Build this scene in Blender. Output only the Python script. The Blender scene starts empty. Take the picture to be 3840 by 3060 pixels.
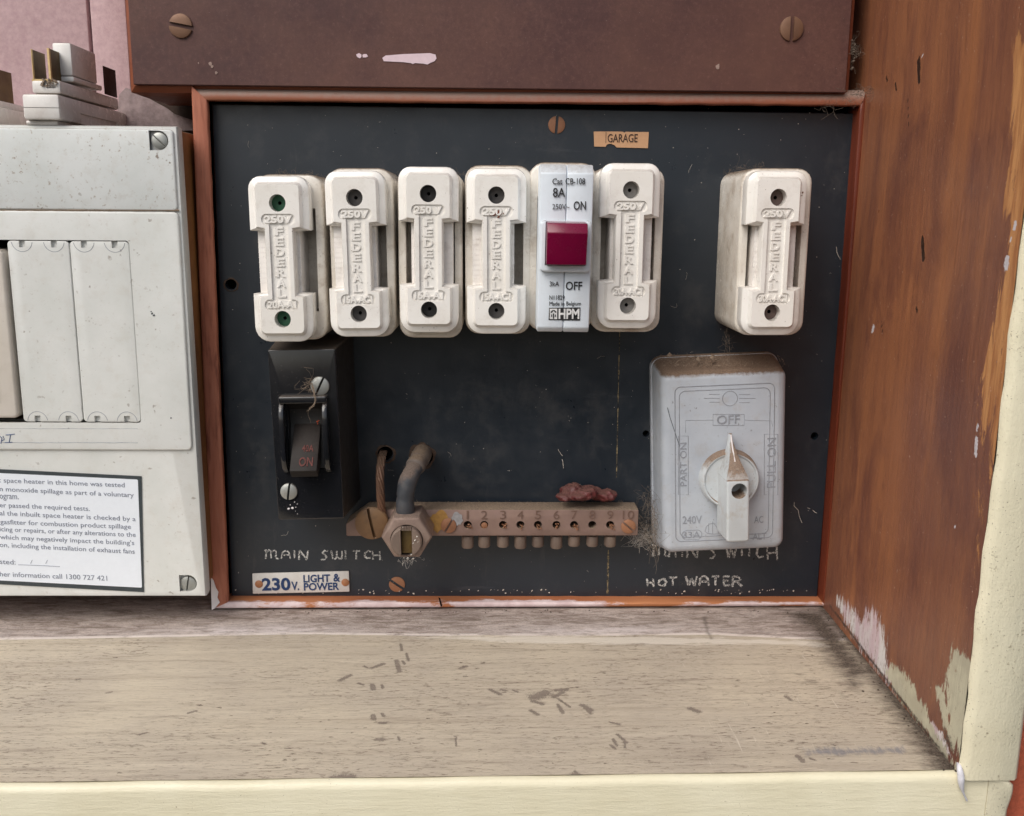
import bpy, bmesh, math, random
import numpy as np
from mathutils import Vector, Matrix

random.seed(7)
rng = np.random.default_rng(7)
SC = bpy.context.scene
COL = SC.collection
R = math.radians

# ------------------------------------------------------------------ camera
CAM = np.array([.1572, -.5583, .2285])
YAW, PITCH, ROLL, FPX = .0225, .1970, .0086, 3600.6
_f = np.array([math.sin(YAW)*math.cos(PITCH), math.cos(YAW)*math.cos(PITCH), -math.sin(PITCH)])
_r = np.cross(_f, [0, 0, 1.]); _r /= np.linalg.norm(_r)
_u = np.cross(_r, _f)
AX_R = math.cos(ROLL)*_r + math.sin(ROLL)*_u
AX_U = -math.sin(ROLL)*_r + math.cos(ROLL)*_u
cd = bpy.data.cameras.new('camera'); cam = bpy.data.objects.new('camera', cd); COL.objects.link(cam)
cd.sensor_width = 36; cd.sensor_fit = 'HORIZONTAL'; cd.lens = 36*FPX/3840
cd.clip_start = .01; cd.clip_end = 2000
cam.matrix_world = Matrix(((AX_R[0], AX_U[0], -_f[0], CAM[0]), (AX_R[1], AX_U[1], -_f[1], CAM[1]),
                           (AX_R[2], AX_U[2], -_f[2], CAM[2]), (0, 0, 0, 1)))
cd.dof.use_dof = True; cd.dof.focus_distance = .51; cd.dof.aperture_fstop = 40
SC.camera = cam

# ------------------------------------------------------------------ sky and sun (bright overcast, open shade)
SUN_EL, SUN_AZ = R(46), R(220)          # sun in front of the recess, to the left
w = bpy.data.worlds.new("World"); SC.world = w; w.use_nodes = True
nt = w.node_tree; nt.nodes.clear()
sky = nt.nodes.new('ShaderNodeTexSky'); sky.sky_type = 'NISHITA'; sky.sun_disc = False
sky.sun_elevation = SUN_EL; sky.sun_rotation = SUN_AZ; sky.air_density = 1.0; sky.dust_density = 4.0; sky.ozone_density = 1.0
hs = nt.nodes.new('ShaderNodeHueSaturation'); hs.inputs['Saturation'].default_value = .6
bg = nt.nodes.new('ShaderNodeBackground'); bg.inputs[1].default_value = .115
wo = nt.nodes.new('ShaderNodeOutputWorld')
nt.links.new(sky.outputs[0], hs.inputs['Color']); nt.links.new(hs.outputs[0], bg.inputs[0]); nt.links.new(bg.outputs[0], wo.inputs[0])
sl = bpy.data.lights.new('sun', 'SUN'); sl.energy = 1.5; sl.angle = R(45); sl.color = (1, .965, .90)
so = bpy.data.objects.new('sun', sl); COL.objects.link(so)
sd = Vector((math.sin(SUN_AZ)*math.cos(SUN_EL), math.cos(SUN_AZ)*math.cos(SUN_EL), math.sin(SUN_EL)))
so.rotation_euler = sd.to_track_quat('Z', 'Y').to_euler(); so.location = sd*3
SC.view_settings.view_transform = 'Standard'; SC.view_settings.look = 'None'
SC.view_settings.exposure = .12; SC.view_settings.gamma = 1

# ------------------------------------------------------------------ measuring helpers
K = 3840/2156
def ray(u, v):
    return (u*K-1920)/FPX*AX_R - (v*K-1530)/FPX*AX_U + _f
def at(u, v, d):            # the point that the photo shows at (u, v), d metres in front of the panel
    q = ray(u, v); t = (-d-CAM[1])/q[1]
    return CAM+t*q
def V(p): return Vector([float(a) for a in p])

# ------------------------------------------------------------------ object helpers
def thing(name, label, cat, loc=(0, 0, 0), group=None, kind=None):
    o = bpy.data.objects.new(name, None); COL.objects.link(o); o.empty_display_size = .01
    o.location = V(loc); o['label'] = label; o['category'] = cat
    if group: o['group'] = group
    if kind: o['kind'] = kind
    return o
def tag(o, label, cat=None, group=None, kind=None):
    if label: o['label'] = label
    if cat: o['category'] = cat
    if group: o['group'] = group
    if kind: o['kind'] = kind
    return o
def finish(me, m, smooth=35):
    if m: me.materials.append(m)
    if smooth:
        me.shade_smooth(); me.set_sharp_from_angle(angle=R(smooth))
def obj(name, bm, m, parent=None, mm=False, world=True, loc=None, smooth=35, recalc=True):
    """one mesh object. world: the vertices are world points (moved into the parent's space)."""
    if recalc: bmesh.ops.recalc_face_normals(bm, faces=bm.faces)
    if mm: bmesh.ops.scale(bm, vec=(.001,)*3, verts=bm.verts)
    org = Vector((0, 0, 0))
    if world and not mm:
        if parent is not None:
            p = parent
            while p is not None: org = org+p.location; p = p.parent
        elif loc is not None: org = V(loc)
        bmesh.ops.translate(bm, vec=-org, verts=bm.verts)
    me = bpy.data.meshes.new(name); bm.to_mesh(me); bm.free()
    finish(me, m, smooth)
    o = bpy.data.objects.new(name, me); COL.objects.link(o)
    if parent is not None: o.parent = parent
    if loc is not None: o.location = V(loc)
    return o
def evaluated(o):
    bpy.context.view_layer.update()
    return bpy.data.meshes.new_from_object(o.evaluated_get(bpy.context.evaluated_depsgraph_get()))
def cut(o, bm, mm=True, op='DIFFERENCE', smooth=35):
    bmesh.ops.recalc_face_normals(bm, faces=bm.faces)
    if mm: bmesh.ops.scale(bm, vec=(.001,)*3, verts=bm.verts)
    me = bpy.data.meshes.new('cutter'); bm.to_mesh(me); bm.free()
    c = bpy.data.objects.new('cutter', me); COL.objects.link(c)
    c.matrix_world = Matrix.Translation(o.matrix_world.translation) if o.parent is None else Matrix()
    if o.parent is not None:
        bpy.context.view_layer.update(); c.matrix_world = o.matrix_world
    else: c.location = o.location
    md = o.modifiers.new('cut', 'BOOLEAN'); md.object = c; md.operation = op; md.solver = 'EXACT'
    old = o.data; mats = [m for m in old.materials]
    nm = evaluated(o); o.modifiers.clear(); nm.name = old.name
    o.data = nm; bpy.data.meshes.remove(old); bpy.data.objects.remove(c); bpy.data.meshes.remove(me)
    nm.materials.clear()
    for m in mats: nm.materials.append(m)
    nm.shade_smooth(); nm.set_sharp_from_angle(angle=R(smooth))
    return o

# ------------------------------------------------------------------ shape helpers (x right, z up, -y towards the viewer)
def loft(bm, rings, cap0=True, cap1=True, close=True):
    vs = [[bm.verts.new(V(p)) for p in r] for r in rings]
    n = len(vs[0])
    for a, b in zip(vs, vs[1:]):
        for i in range(n if close else n-1):
            j = (i+1) % n
            bm.faces.new((a[i], a[j], b[j], b[i]))
    if cap0: bm.faces.new(vs[0])
    if cap1: bm.faces.new(vs[-1])
    return vs
def rr(cx, cz, w, h, r, n=5):
    r = max(1e-5, min(r, w/2-1e-6, h/2-1e-6)); out = []
    for (sx, sz, a0) in ((1, 1, 0), (-1, 1, 90), (-1, -1, 180), (1, -1, 270)):
        for i in range(n+1):
            a = R(a0+90*i/n)
            out.append((cx+sx*(w/2-r)+r*math.cos(a), cz+sz*(h/2-r)+r*math.sin(a)))
    return out
def rbox(bm, cx, cz, w, h, r, y0, y1, bev=0., n=5, w0=None, h0=None, back=True):
    w0 = w if w0 is None else w0; h0 = h if h0 is None else h0
    s = -1 if y1 < y0 else 1
    rings = [[(x, y0, z) for x, z in rr(cx, cz, w0, h0, r, n)]]
    if bev > 0:
        for i in range(4):
            a = R(30*i)
            k = bev*(1-math.cos(a)); 
            rings.append([(x, y1-s*bev+s*bev*math.sin(a), z) for x, z in rr(cx, cz, w-2*k, h-2*k, max(r-k, .0001), n)])
    else: rings.append([(x, y1, z) for x, z in rr(cx, cz, w, h, r, n)])
    loft(bm, rings, back, True)
def lathe(bm, cx, cz, prof, n=24, axis='y', cap0=True, cap1=True, base=0):
    rings = []
    for r, y in prof:
        ring = []
        for i in range(n):
            a = 2*math.pi*i/n
            if axis == 'y': ring.append((cx+r*math.cos(a), y, cz+r*math.sin(a)))
            else: ring.append((cx+r*math.cos(a), base+r*math.sin(a), y))   # axis z: (x, y) = (cx, base)
        rings.append(ring)
    loft(bm, rings, cap0, cap1)
def tube(bm, pts, rad, n=8, closed=False, cap=True):
    P = [np.array(p, float) for p in pts]; m = len(P); rings = []; up = np.array([.31, -.87, .38])
    for i in range(m):
        if closed: t = P[(i+1) % m]-P[i-1]
        else: t = P[min(i+1, m-1)]-P[max(i-1, 0)]
        t = t/(np.linalg.norm(t)+1e-12)
        if i == 0:
            a = np.cross(t, up); a /= np.linalg.norm(a)
        else:
            a = a-t*np.dot(a, t); a /= np.linalg.norm(a)+1e-12
        b = np.cross(t, a); r = rad[i] if hasattr(rad, '__len__') else rad
        rings.append([P[i]+r*(math.cos(2*math.pi*k/n)*a+math.sin(2*math.pi*k/n)*b) for k in range(n)])
    if closed: rings.append(rings[0])
    loft(bm, rings, cap and not closed, cap and not closed)
    if closed: bmesh.ops.remove_doubles(bm, verts=bm.verts, dist=1e-9)
def box(bm, x0, x1, y0, y1, z0, z1):
    loft(bm, [[(x0, y, z0), (x1, y, z0), (x1, y, z1), (x0, y, z1)] for y in (y0, y1)])
def bevel_all(bm, off, seg=2, ang=30):
    bmesh.ops.recalc_face_normals(bm, faces=bm.faces)
    es = [e for e in bm.edges if len(e.link_faces) == 2 and e.calc_face_angle(0) > R(ang)]
    bmesh.ops.bevel(bm, geom=es, offset=off, segments=seg, profile=.5, affect='EDGES', clamp_overlap=True)
def extrude_x(bm, prof, x0, x1):          # profile of (z, y) pairs
    loft(bm, [[(x, y, z) for z, y in prof] for x in (x0, x1)])
def extrude_y(bm, prof, y0, y1):          # profile of (x, z) pairs
    loft(bm, [[(x, y, z) for x, z in prof] for y in (y0, y1)])

FONT = bpy.data.curves.new('type', 'FONT'); FONT.resolution_u = 3
FOB = bpy.data.objects.new('type', FONT); COL.objects.link(FOB)
_tc = {}
def glyphs(s, bold=0.0, ext=.02, bev=0.):
    key = (s, bold, ext, bev)
    if key in _tc: return _tc[key]
    FONT.body = s; FONT.offset = bold; FONT.extrude = ext; FONT.bevel_depth = bev; FONT.bevel_resolution = 0
    me = evaluated(FOB)
    v = np.zeros(len(me.vertices)*3); me.vertices.foreach_get('co', v); v = v.reshape(-1, 3)
    fs = [tuple(p.vertices) for p in me.polygons]; bpy.data.meshes.remove(me)
    lo, hi = v.min(0), v.max(0)
    v = (v-lo)/np.maximum(hi-lo, 1e-9)
    _tc[key] = (v, fs); return v, fs
def text(bm, s, O, X, Y, N, bold=0.0, bev=0.):
    """s fitted into the box O + [0,1]X + [0,1]Y, standing out by N"""
    v, fs = glyphs(s, bold, .02, bev)
    O, X, Y, N = (np.array(a, float) for a in (O, X, Y, N))
    P = O+v[:, :1]*X+v[:, 1:2]*Y+v[:, 2:3]*N
    vs = [bm.verts.new(p) for p in P]
    for f in fs:
        try: bm.faces.new([vs[i] for i in f])
        except ValueError: pass
def text_at(bm, s, u0, u1, vt, vb, d, up=.0003, bold=0.0, dv=0.0, bev=0.):
    O = at(u0, vb, d); X = at(u1, vb+dv, d)-O; Y = at(u0, vt, d)-O
    Y = np.array([0, 0, Y[2]])
    text(bm, s, O, X, Y, (0, -up, 0), bold, bev)

STROKES = {
 'M': [[(0, 0), (.12, 1)], [(.12, .95), (.5, .3), (.85, 1)], [(.85, 1), (1, 0)]],
 'm': [[(.02, .95), (.15, 1), (.12, 0)], [(.14, .7), (.35, 1), (.5, .85), (.48, .1)], [(.5, .75), (.75, 1), (.85, .8), (.85, .15), (1.05, .02)]],
 'A': [[(0, 0), (.1, .7), (.3, 1), (.65, 1), (.85, .75), (1, 0)], [(.05, .45), (.95, .45)]],
 'I': [[(.4, 1), (.5, 0)]],
 'N': [[(0, 0), (.05, 1)], [(.05, 1), (.8, 0)], [(.8, 0), (.95, 1)]],
 'S': [[(.95, .95), (.5, 1), (.2, .75), (.5, .52), (.75, .28), (.5, .02), (0, .0)]],
 'U': [[(0, 1), (.1, .1), (.35, 0), (.5, .2), (.5, .95)], [(.5, .3), (.75, 0), (1, .1), (1, 1)]],
 'W': [[(0, 1), (.25, 0)], [(.25, 0), (.5, .8)], [(.5, .8), (.75, 0)], [(.75, 0), (1, 1)]],
 'T': [[(0, 1), (1, .98)], [(.5, 1), (.45, 0)]],
 'C': [[(.95, .85), (.6, 1), (.15, .7), (.05, .3), (.4, 0), (.95, .15)]],
 'H': [[(0, 1), (.08, 0)], [(.9, 1), (.95, 0)], [(.05, .5), (.92, .52)]],
 'O': [[(.5, 1), (.1, .75), (.05, .3), (.4, 0), (.8, .15), (.98, .55), (.75, .95), (.5, 1)]],
 'E': [[(.05, 1), (.1, 0)], [(.05, 1), (.9, .98)], [(.08, .52), (.75, .52)], [(.1, 0), (.95, .03)]],
 'R': [[(.05, 0), (.1, 1)], [(.1, 1), (.7, .95), (.85, .72), (.6, .5), (.1, .48)], [(.5, .48), (1, 0)]],
 '.': [[(.3, .02), (.4, .0)]],
}
def chalk(bm, word, cells, d, wid, jit=.03):
    """hand-drawn letters: cells = (u0, u1, v_top, v_bottom) in the photo, strokes as thin raised ribbons"""
    for ch, (u0, u1, vt, vb) in zip(word, cells):
        for st in STROKES[ch]:
            pts = []
            for (a, b), (c, e) in zip(st, st[1:]):
                k = max(2, int(7*math.hypot(c-a, e-b)))
                for i in range(k): pts.append((a+(c-a)*i/k, b+(e-b)*i/k))
            pts.append(st[-1])
            P = [at(u0+(u1-u0)*a+random.uniform(-jit, jit)*(u1-u0), vb+(vt-vb)*b+random.uniform(-jit, jit)*(vt-vb), d) for a, b in pts]
            for i in range(len(P)):
                t = P[min(i+1, len(P)-1)]-P[max(i-1, 0)]; nrm = np.array([-t[2], 0, t[0]]); nrm /= np.linalg.norm(nrm)+1e-9
                hw = wid*random.uniform(.35, .62)
                a, b = P[i]+nrm*hw, P[i]-nrm*hw
                va, vb2 = bm.verts.new(a), bm.verts.new(b)
                if i: bm.faces.new((pa, va, vb2, pb))
                pa, pb = va, vb2
def flake(bm, p, r, n=6, h=.25, nrm=(0, -1, 0)):
    """a small uneven crumb lying on a surface"""
    N = Vector(nrm).normalized(); a = N.orthogonal().normalized(); b = N.cross(a)
    p = V(p); a0 = random.random()*6.3; e = random.uniform(.45, 1)
    ring = []
    for i in range(n):
        t = a0+2*math.pi*i/n; q = r*random.uniform(.6, 1.1)
        ring.append(bm.verts.new(p+a*(q*math.cos(t))+b*(q*e*math.sin(t))))
    top = bm.verts.new(p+N*r*h)
    for i in range(n): bm.faces.new((ring[i], ring[(i+1) % n], top))
def hair(bm, p, q, r, sag=.2, n=5):
    p, q = np.array(p, float), np.array(q, float); L = np.linalg.norm(q-p)
    off = rng.normal(size=3)*L*sag
    pts = [p+(q-p)*t+off*math.sin(math.pi*t)+rng.normal(size=3)*L*.03 for t in np.linspace(0, 1, n)]
    tube(bm, pts, r*.62, n=3, cap=False)

# ------------------------------------------------------------------ material helpers
def srgb(r, g, b):
    f = lambda c: (c/255/12.92) if c/255 <= .04045 else ((c/255+.055)/1.055)**2.4
    return (f(r), f(g), f(b), 1)
class NT:
    def __init__(s, name):
        s.m = bpy.data.materials.new(name); s.m.use_nodes = True; s.t = s.m.node_tree; s.t.nodes.clear()
        s.out = s.t.nodes.new('ShaderNodeOutputMaterial'); s.b = s.t.nodes.new('ShaderNodeBsdfPrincipled')
        s.t.links.new(s.b.outputs[0], s.out.inputs[0])
        s.geo = s.t.nodes.new('ShaderNodeNewGeometry'); s.pos = s.geo.outputs['Position']
    def link(s, a, b): s.t.links.new(a, b)
    def _in(s, sock, v):
        if hasattr(v, 'is_linked') or hasattr(v, 'links'): s.link(v, sock)
        else: sock.default_value = v
    def stretch(s, sx, sy, sz, rot=(0, 0, 0), vec=None):
        n = s.t.nodes.new('ShaderNodeMapping'); n.inputs['Scale'].default_value = (sx, sy, sz); n.inputs['Rotation'].default_value = rot
        s.link(vec or s.pos, n.inputs[0]); return n.outputs[0]
    def noise(s, scale, detail=4, rough=.55, vec=None, dist=0., out=0):
        n = s.t.nodes.new('ShaderNodeTexNoise'); n.inputs['Scale'].default_value = scale; n.inputs['Detail'].default_value = detail
        n.inputs['Roughness'].default_value = rough; n.inputs['Distortion'].default_value = dist
        s.link(vec or s.pos, n.inputs['Vector']); return n.outputs[out]
    def voro(s, scale, vec=None, rnd=1):
        n = s.t.nodes.new('ShaderNodeTexVoronoi'); n.inputs['Scale'].default_value = scale; n.inputs['Randomness'].default_value = rnd
        s.link(vec or s.pos, n.inputs['Vector']); return n.outputs['Distance']
    def rng(s, v, a, b, c=0., d=1.):
        n = s.t.nodes.new('ShaderNodeMapRange'); n.clamp = True; s._in(n.inputs[0], v)
        for i, q in enumerate((a, b, c, d)): s._in(n.inputs[i+1], q)
        return n.outputs[0]
    def math(s, op, a, b=0.):
        n = s.t.nodes.new('ShaderNodeMath'); n.operation = op; s._in(n.inputs[0], a); s._in(n.inputs[1], b); return n.outputs[0]
    def mul(s, a, b): return s.math('MULTIPLY', a, b)
    def add(s, a, b): return s.math('ADD', a, b)
    def mix(s, f, a, b):
        n = s.t.nodes.new('ShaderNodeMix'); n.data_type = 'RGBA'; s._in(n.inputs[0], f); s._in(n.inputs[6], a); s._in(n.inputs[7], b); return n.outputs[2]
    def attr(s, name):
        n = s.t.nodes.new('ShaderNodeAttribute'); n.attribute_name = name; return n.outputs['Fac']
    def sep(s, which):
        n = s.t.nodes.new('ShaderNodeSeparateXYZ'); s.link(s.geo.outputs['Normal'] if which == 'N' else s.pos, n.inputs[0]); return n.outputs
    def bump(s, h, strength=.3, dist=.0005, prev=None):
        n = s.t.nodes.new('ShaderNodeBump'); n.inputs['Strength'].default_value = strength; n.inputs['Distance'].default_value = dist
        s.link(h, n.inputs['Height'])
        if prev is not None: s.link(prev, n.inputs['Normal'])
        return n.outputs[0]
    def set(s, color=None, rough=None, normal=None, metal=None, spec=None, coat=None):
        if color is not None: s._in(s.b.inputs['Base Color'], color)
        if rough is not None: s._in(s.b.inputs['Roughness'], rough)
        if normal is not None: s.link(normal, s.b.inputs['Normal'])
        if metal is not None: s._in(s.b.inputs['Metallic'], metal)
        if spec is not None: s._in(s.b.inputs['Specular IOR Level'], spec)
        if coat is not None: s.b.inputs['Coat Weight'].default_value = coat; s.b.inputs['Coat Roughness'].default_value = .115
        return s.m
DUST = srgb(136, 117, 98)
def aged(name, c1, c2, rough=.4, dust=.9, speck=.3, speckc=srgb(95, 80, 66), speck_scale=900, tint_scale=45, bump=.06, bscale=1400, coat=0, metal=0, spec=.5, grime=.35, grimec=srgb(150, 132, 112), dustc=DUST, dlo=.45, dhi=.85, fly=0):
    t = NT(name)
    c = t.mix(t.rng(t.noise(tint_scale, 5, .6), .35, .68), c1, c2)
    g = t.mul(t.rng(t.noise(110, 6, .7), .52, .74), grime)
    c = t.mix(g, c, grimec)
    sp = t.mul(t.rng(t.noise(speck_scale, 2, .5), .69, .75), t.rng(t.noise(60, 3), .4, .65))
    c = t.mix(t.mul(sp, speck), c, speckc)
    if fly:
        f2 = t.mul(t.rng(t.noise(420, 4, .65), .60, .68), t.rng(t.noise(34, 4, .6), .40, .58))
        c = t.mix(t.mul(f2, fly), c, srgb(148, 128, 108))
        f3 = t.mul(t.rng(t.noise(150, 5, .7), .56, .70), t.rng(t.noise(30, 3), .4, .6))
        c = t.mix(t.mul(f3, fly*.5), c, srgb(176, 164, 150))
    nz = t.sep('N')[2]
    dn = t.add(nz, t.mul(t.add(t.noise(420, 4, .7), -.5), .55))
    df = t.mul(t.rng(dn, dlo, dhi), dust)
    dcol = t.mix(t.rng(t.noise(1500, 3, .7), .35, .65), dustc, tuple(min(1, a*.55) for a in dustc[:3])+(1,))
    c = t.mix(df, c, dcol)
    r = t.add(t.mul(t.noise(220, 4), .25), rough-.12)
    r = t.add(r, t.mul(df, .5))
    h = t.noise(bscale, 4, .6)
    nb = t.bump(h, bump, .0006)
    nb = t.bump(t.mul(t.noise(1900, 3, .7), df), .7, .0012, nb)
    return t.set(c, r, nb, metal=metal, spec=spec, coat=coat)
def plain(name, c, rough=.5, metal=0, var=.25, scale=300, bump=.1, spec=.5):
    t = NT(name)
    d = tuple(a*(1-var) for a in c[:3])+(1,)
    col = t.mix(t.rng(t.noise(scale, 5, .65), .35, .68), c, d)
    return t.set(col, t.add(t.mul(t.noise(scale*2, 3), .3), rough-.15), t.bump(t.noise(scale*5, 3), bump, .0005), metal=metal, spec=spec)

M = {}
M['ceramic'] = aged('glazed_ceramic', srgb(250, 247, 242), srgb(241, 237, 230), .15, dust=.35, speck=.8, grime=.26, grimec=srgb(176, 158, 140), bump=.02, spec=.6, coat=.5)
M['ceramic_base'] = aged('old_ceramic', srgb(232, 227, 218), srgb(208, 199, 186), .25, dust=.95, speck=.95, grime=.65, grimec=srgb(150, 128, 108), bump=.04)
M['ceramic_in'] = aged('inner_ceramic', srgb(242, 238, 234), srgb(230, 224, 218), .4, dust=.7, speck=.5, grime=.4)
M['breaker'] = aged('white_plastic', srgb(226, 234, 242), srgb(218, 226, 234), .4, dust=.5, speck=.3, grime=.1, bump=.02)
M['red'] = plain('red_plastic', srgb(118, 12, 54), .25, var=.12, scale=120, bump=.02)
M['ink'] = plain('black_ink', (.018, .018, .02, 1), .6)
M['white_ink'] = plain('white_ink', (.8, .8, .8, 1), .6)
M['bakelite'] = aged('black_bakelite', (.010, .011, .013, 1), (.014, .015, .019, 1), .13, dust=.85, speck=.6, speckc=srgb(120, 110, 102), speck_scale=1200, grime=.08, coat=.6, grimec=srgb(60, 54, 50), bump=.03, dustc=srgb(94, 82, 72))
M['bakelite_side'] = aged('dusty_bakelite', (.018, .017, .017, 1), (.03, .027, .024, 1), .5, dust=.85, speck=.9, speckc=srgb(120, 108, 96), speck_scale=800, grime=.5, grimec=srgb(66, 58, 52), bump=.12, dustc=srgb(94, 82, 72))
M['grey_plastic'] = aged('grey_plastic', srgb(188, 194, 202), srgb(174, 181, 191), .34, dust=.98, speck=.95, speckc=srgb(96, 88, 84), speck_scale=620, grime=.34, grimec=srgb(160, 148, 136), bump=.05, dustc=srgb(140, 116, 96), dlo=.3, dhi=.6)
M['knob'] = aged('knob_plastic', srgb(202, 208, 212), srgb(190, 194, 196), .35, dust=.9, speck=.95, speckc=srgb(100, 84, 70), grime=.6, grimec=srgb(166, 150, 130), bump=.05, dustc=srgb(150, 122, 98), dlo=.28, dhi=.62)
M['grey_print'] = plain('moulded_line', srgb(156, 160, 168), .5, bump=.1)
M['white_box'] = aged('enclosure_plastic', srgb(222, 225, 224), srgb(212, 216, 214), .42, dust=.5, speck=.95, speckc=srgb(120, 104, 90), speck_scale=300, grime=.3, grimec=srgb(190, 182, 170), bump=.03, fly=.9)
M['white_box2'] = aged('enclosure_plastic_lower', srgb(224, 225, 222), srgb(214, 216, 212), .4, dust=.4, speck=.7, speckc=srgb(120, 104, 90), speck_scale=300, grime=.3, grimec=srgb(196, 188, 176), bump=.03, fly=.22)
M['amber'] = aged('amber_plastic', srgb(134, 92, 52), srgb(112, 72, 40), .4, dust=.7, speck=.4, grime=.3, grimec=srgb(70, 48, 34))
M['cream_plastic'] = aged('cream_plastic', srgb(214, 206, 196), srgb(204, 196, 184), .4, dust=.4, grime=.15)
M['glass_strip'] = plain('blue_grey_insert', srgb(170, 190, 212), .2, bump=.02)
M['sticker'] = plain('sticker_paper', srgb(234, 240, 248), .45, var=.03, bump=.03)
M['sticker_ink'] = plain('faded_ink', srgb(138, 144, 160), .6)
M['charcoal'] = plain('charcoal_border', srgb(62, 70, 74), .5)
M['pen'] = plain('pen_ink', srgb(84, 104, 142), .6)
M['dark'] = plain('dark_void', (.004, .004, .004, 1), .9, spec=.1)
M['brass'] = aged('tarnished_brass', srgb(140, 108, 76), srgb(108, 82, 62), .5, dust=.6, metal=.25, speck=.4, grime=.55, grimec=srgb(90, 72, 58))
M['brass_dark'] = aged('dark_brass', srgb(122, 102, 58), srgb(84, 64, 42), .5, dust=.4, metal=.35, speck=.3, grime=.4, grimec=srgb(60, 44, 34))
M['brass_edge'] = plain('bright_brass', srgb(226, 196, 140), .4, metal=.3)
M['copper_screw'] = aged('copper_screw', srgb(166, 118, 88), srgb(140, 98, 74), .5, dust=.4, metal=.35, speck=.5, speckc=srgb(74, 54, 42), grime=.3, grimec=srgb(110, 84, 66))
M['steel_screw'] = aged('zinc_screw', srgb(178, 180, 176), srgb(150, 152, 148), .45, dust=.4, metal=.5, speck=.5, grime=.3)
M['wood_screw'] = aged('brown_screw', srgb(134, 100, 78), srgb(112, 82, 64), .5, dust=.5, metal=.3, speck=.5, grime=.3, grimec=srgb(84, 62, 50))
M['bar'] = aged('tarnished_bar', srgb(146, 121, 110), srgb(124, 101, 92), .6, dust=.98, metal=.25, speck=.5, speckc=srgb(84, 64, 54), grime=.35, grimec=srgb(150, 124, 124), dustc=srgb(166, 146, 126), dlo=.35, dhi=.7)
M['nut'] = aged('dull_nut', srgb(148, 128, 117), srgb(122, 102, 92), .5, dust=.8, metal=.2, speck=.8, speckc=srgb(210, 196, 188), grime=.5, grimec=srgb(112, 88, 80), dustc=srgb(150, 130, 118))
M['stud'] = aged('stud_metal', srgb(130, 113, 102), srgb(104, 90, 82), .5, dust=.8, metal=.2, speck=.6, grime=.4, dustc=srgb(150, 130, 118))
M['copper'] = aged('copper_wire', srgb(126, 92, 72), srgb(94, 72, 60), .55, dust=.5, metal=.25, speck=.4, grime=.4, grimec=srgb(84, 66, 56))
M['cable'] = aged('grey_cable', srgb(68, 71, 77), srgb(52, 55, 60), .5, dust=.9, speck=.5, grime=.35, grimec=srgb(104, 94, 86), bump=.15, bscale=400, dustc=srgb(128, 112, 102), dlo=.2, dhi=.55)
M['cable_cover'] = aged('dusty_cable', srgb(104, 94, 88), srgb(88, 79, 73), .7, dust=.9, speck=.5, grime=.5)
M['wax'] = aged('red_wax', srgb(98, 40, 40), srgb(74, 30, 30), .45, dust=.75, speck=.6, speckc=srgb(170, 140, 130), grime=.35, grimec=srgb(128, 92, 84), bump=.3, bscale=500, dustc=srgb(118, 82, 74), dlo=.4, dhi=.9)
M['ochre'] = plain('ochre_residue', srgb(170, 128, 66), .6, var=.35)
M['verdigris'] = plain('white_residue', srgb(160, 158, 160), .8, var=.35)
M['enamel'] = aged('white_enamel', srgb(220, 218, 214), srgb(206, 202, 196), .25, dust=.3, speck=.4, grime=.15)
M['blue_ink'] = plain('blue_enamel', srgb(34, 62, 108), .35, var=.2)
M['rivet'] = plain('copper_rivet', srgb(176, 120, 82), .55)
M['label'] = plain('tan_label', srgb(206, 162, 124), .7, var=.08, scale=150)
M['label_ink'] = plain('brown_print', srgb(72, 52, 42), .7)
t = NT('chalk'); cc = t.mix(t.rng(t.noise(1500, 3, .7), .40, .56), (.02, .021, .024, 1), srgb(214, 214, 210)); M['chalk'] = t.set(cc, .8)
M['hole_green'] = plain('green_disc', srgb(44, 96, 70), .5, var=.2)
M['hole_grey'] = plain('grey_disc', srgb(82, 80, 80), .6, var=.2)
M['hole_black'] = plain('black_disc', srgb(34, 33, 33), .5, var=.2)
M['hole_light'] = plain('pale_disc', srgb(140, 138, 136), .6, var=.2)
M['hole_brown'] = plain('brown_disc', srgb(104, 86, 80), .6, var=.2)
M['fluff'] = plain('dust_fluff', srgb(150, 132, 114), .95, var=.35, scale=900)
M['old_web'] = plain('old_cobweb', srgb(122, 110, 98), .95, var=.4, scale=900)
M['web'] = plain('cobweb', srgb(200, 194, 186), .9, var=.2, scale=900)
M['crumb'] = plain('pale_crumb', srgb(214, 206, 194), .9, var=.15, scale=200)
M['orange_fleck'] = plain('orange_fleck', srgb(206, 92, 56), .7)
M['white_paint'] = plain('white_paint', srgb(232, 226, 226), .6, var=.06)
M['pink_paint'] = plain('pink_paint', srgb(232, 208, 216), .6, var=.08)
M['brick'] = plain('red_brick', srgb(190, 96, 68), .85, var=.3, scale=500, bump=.5)

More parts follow.
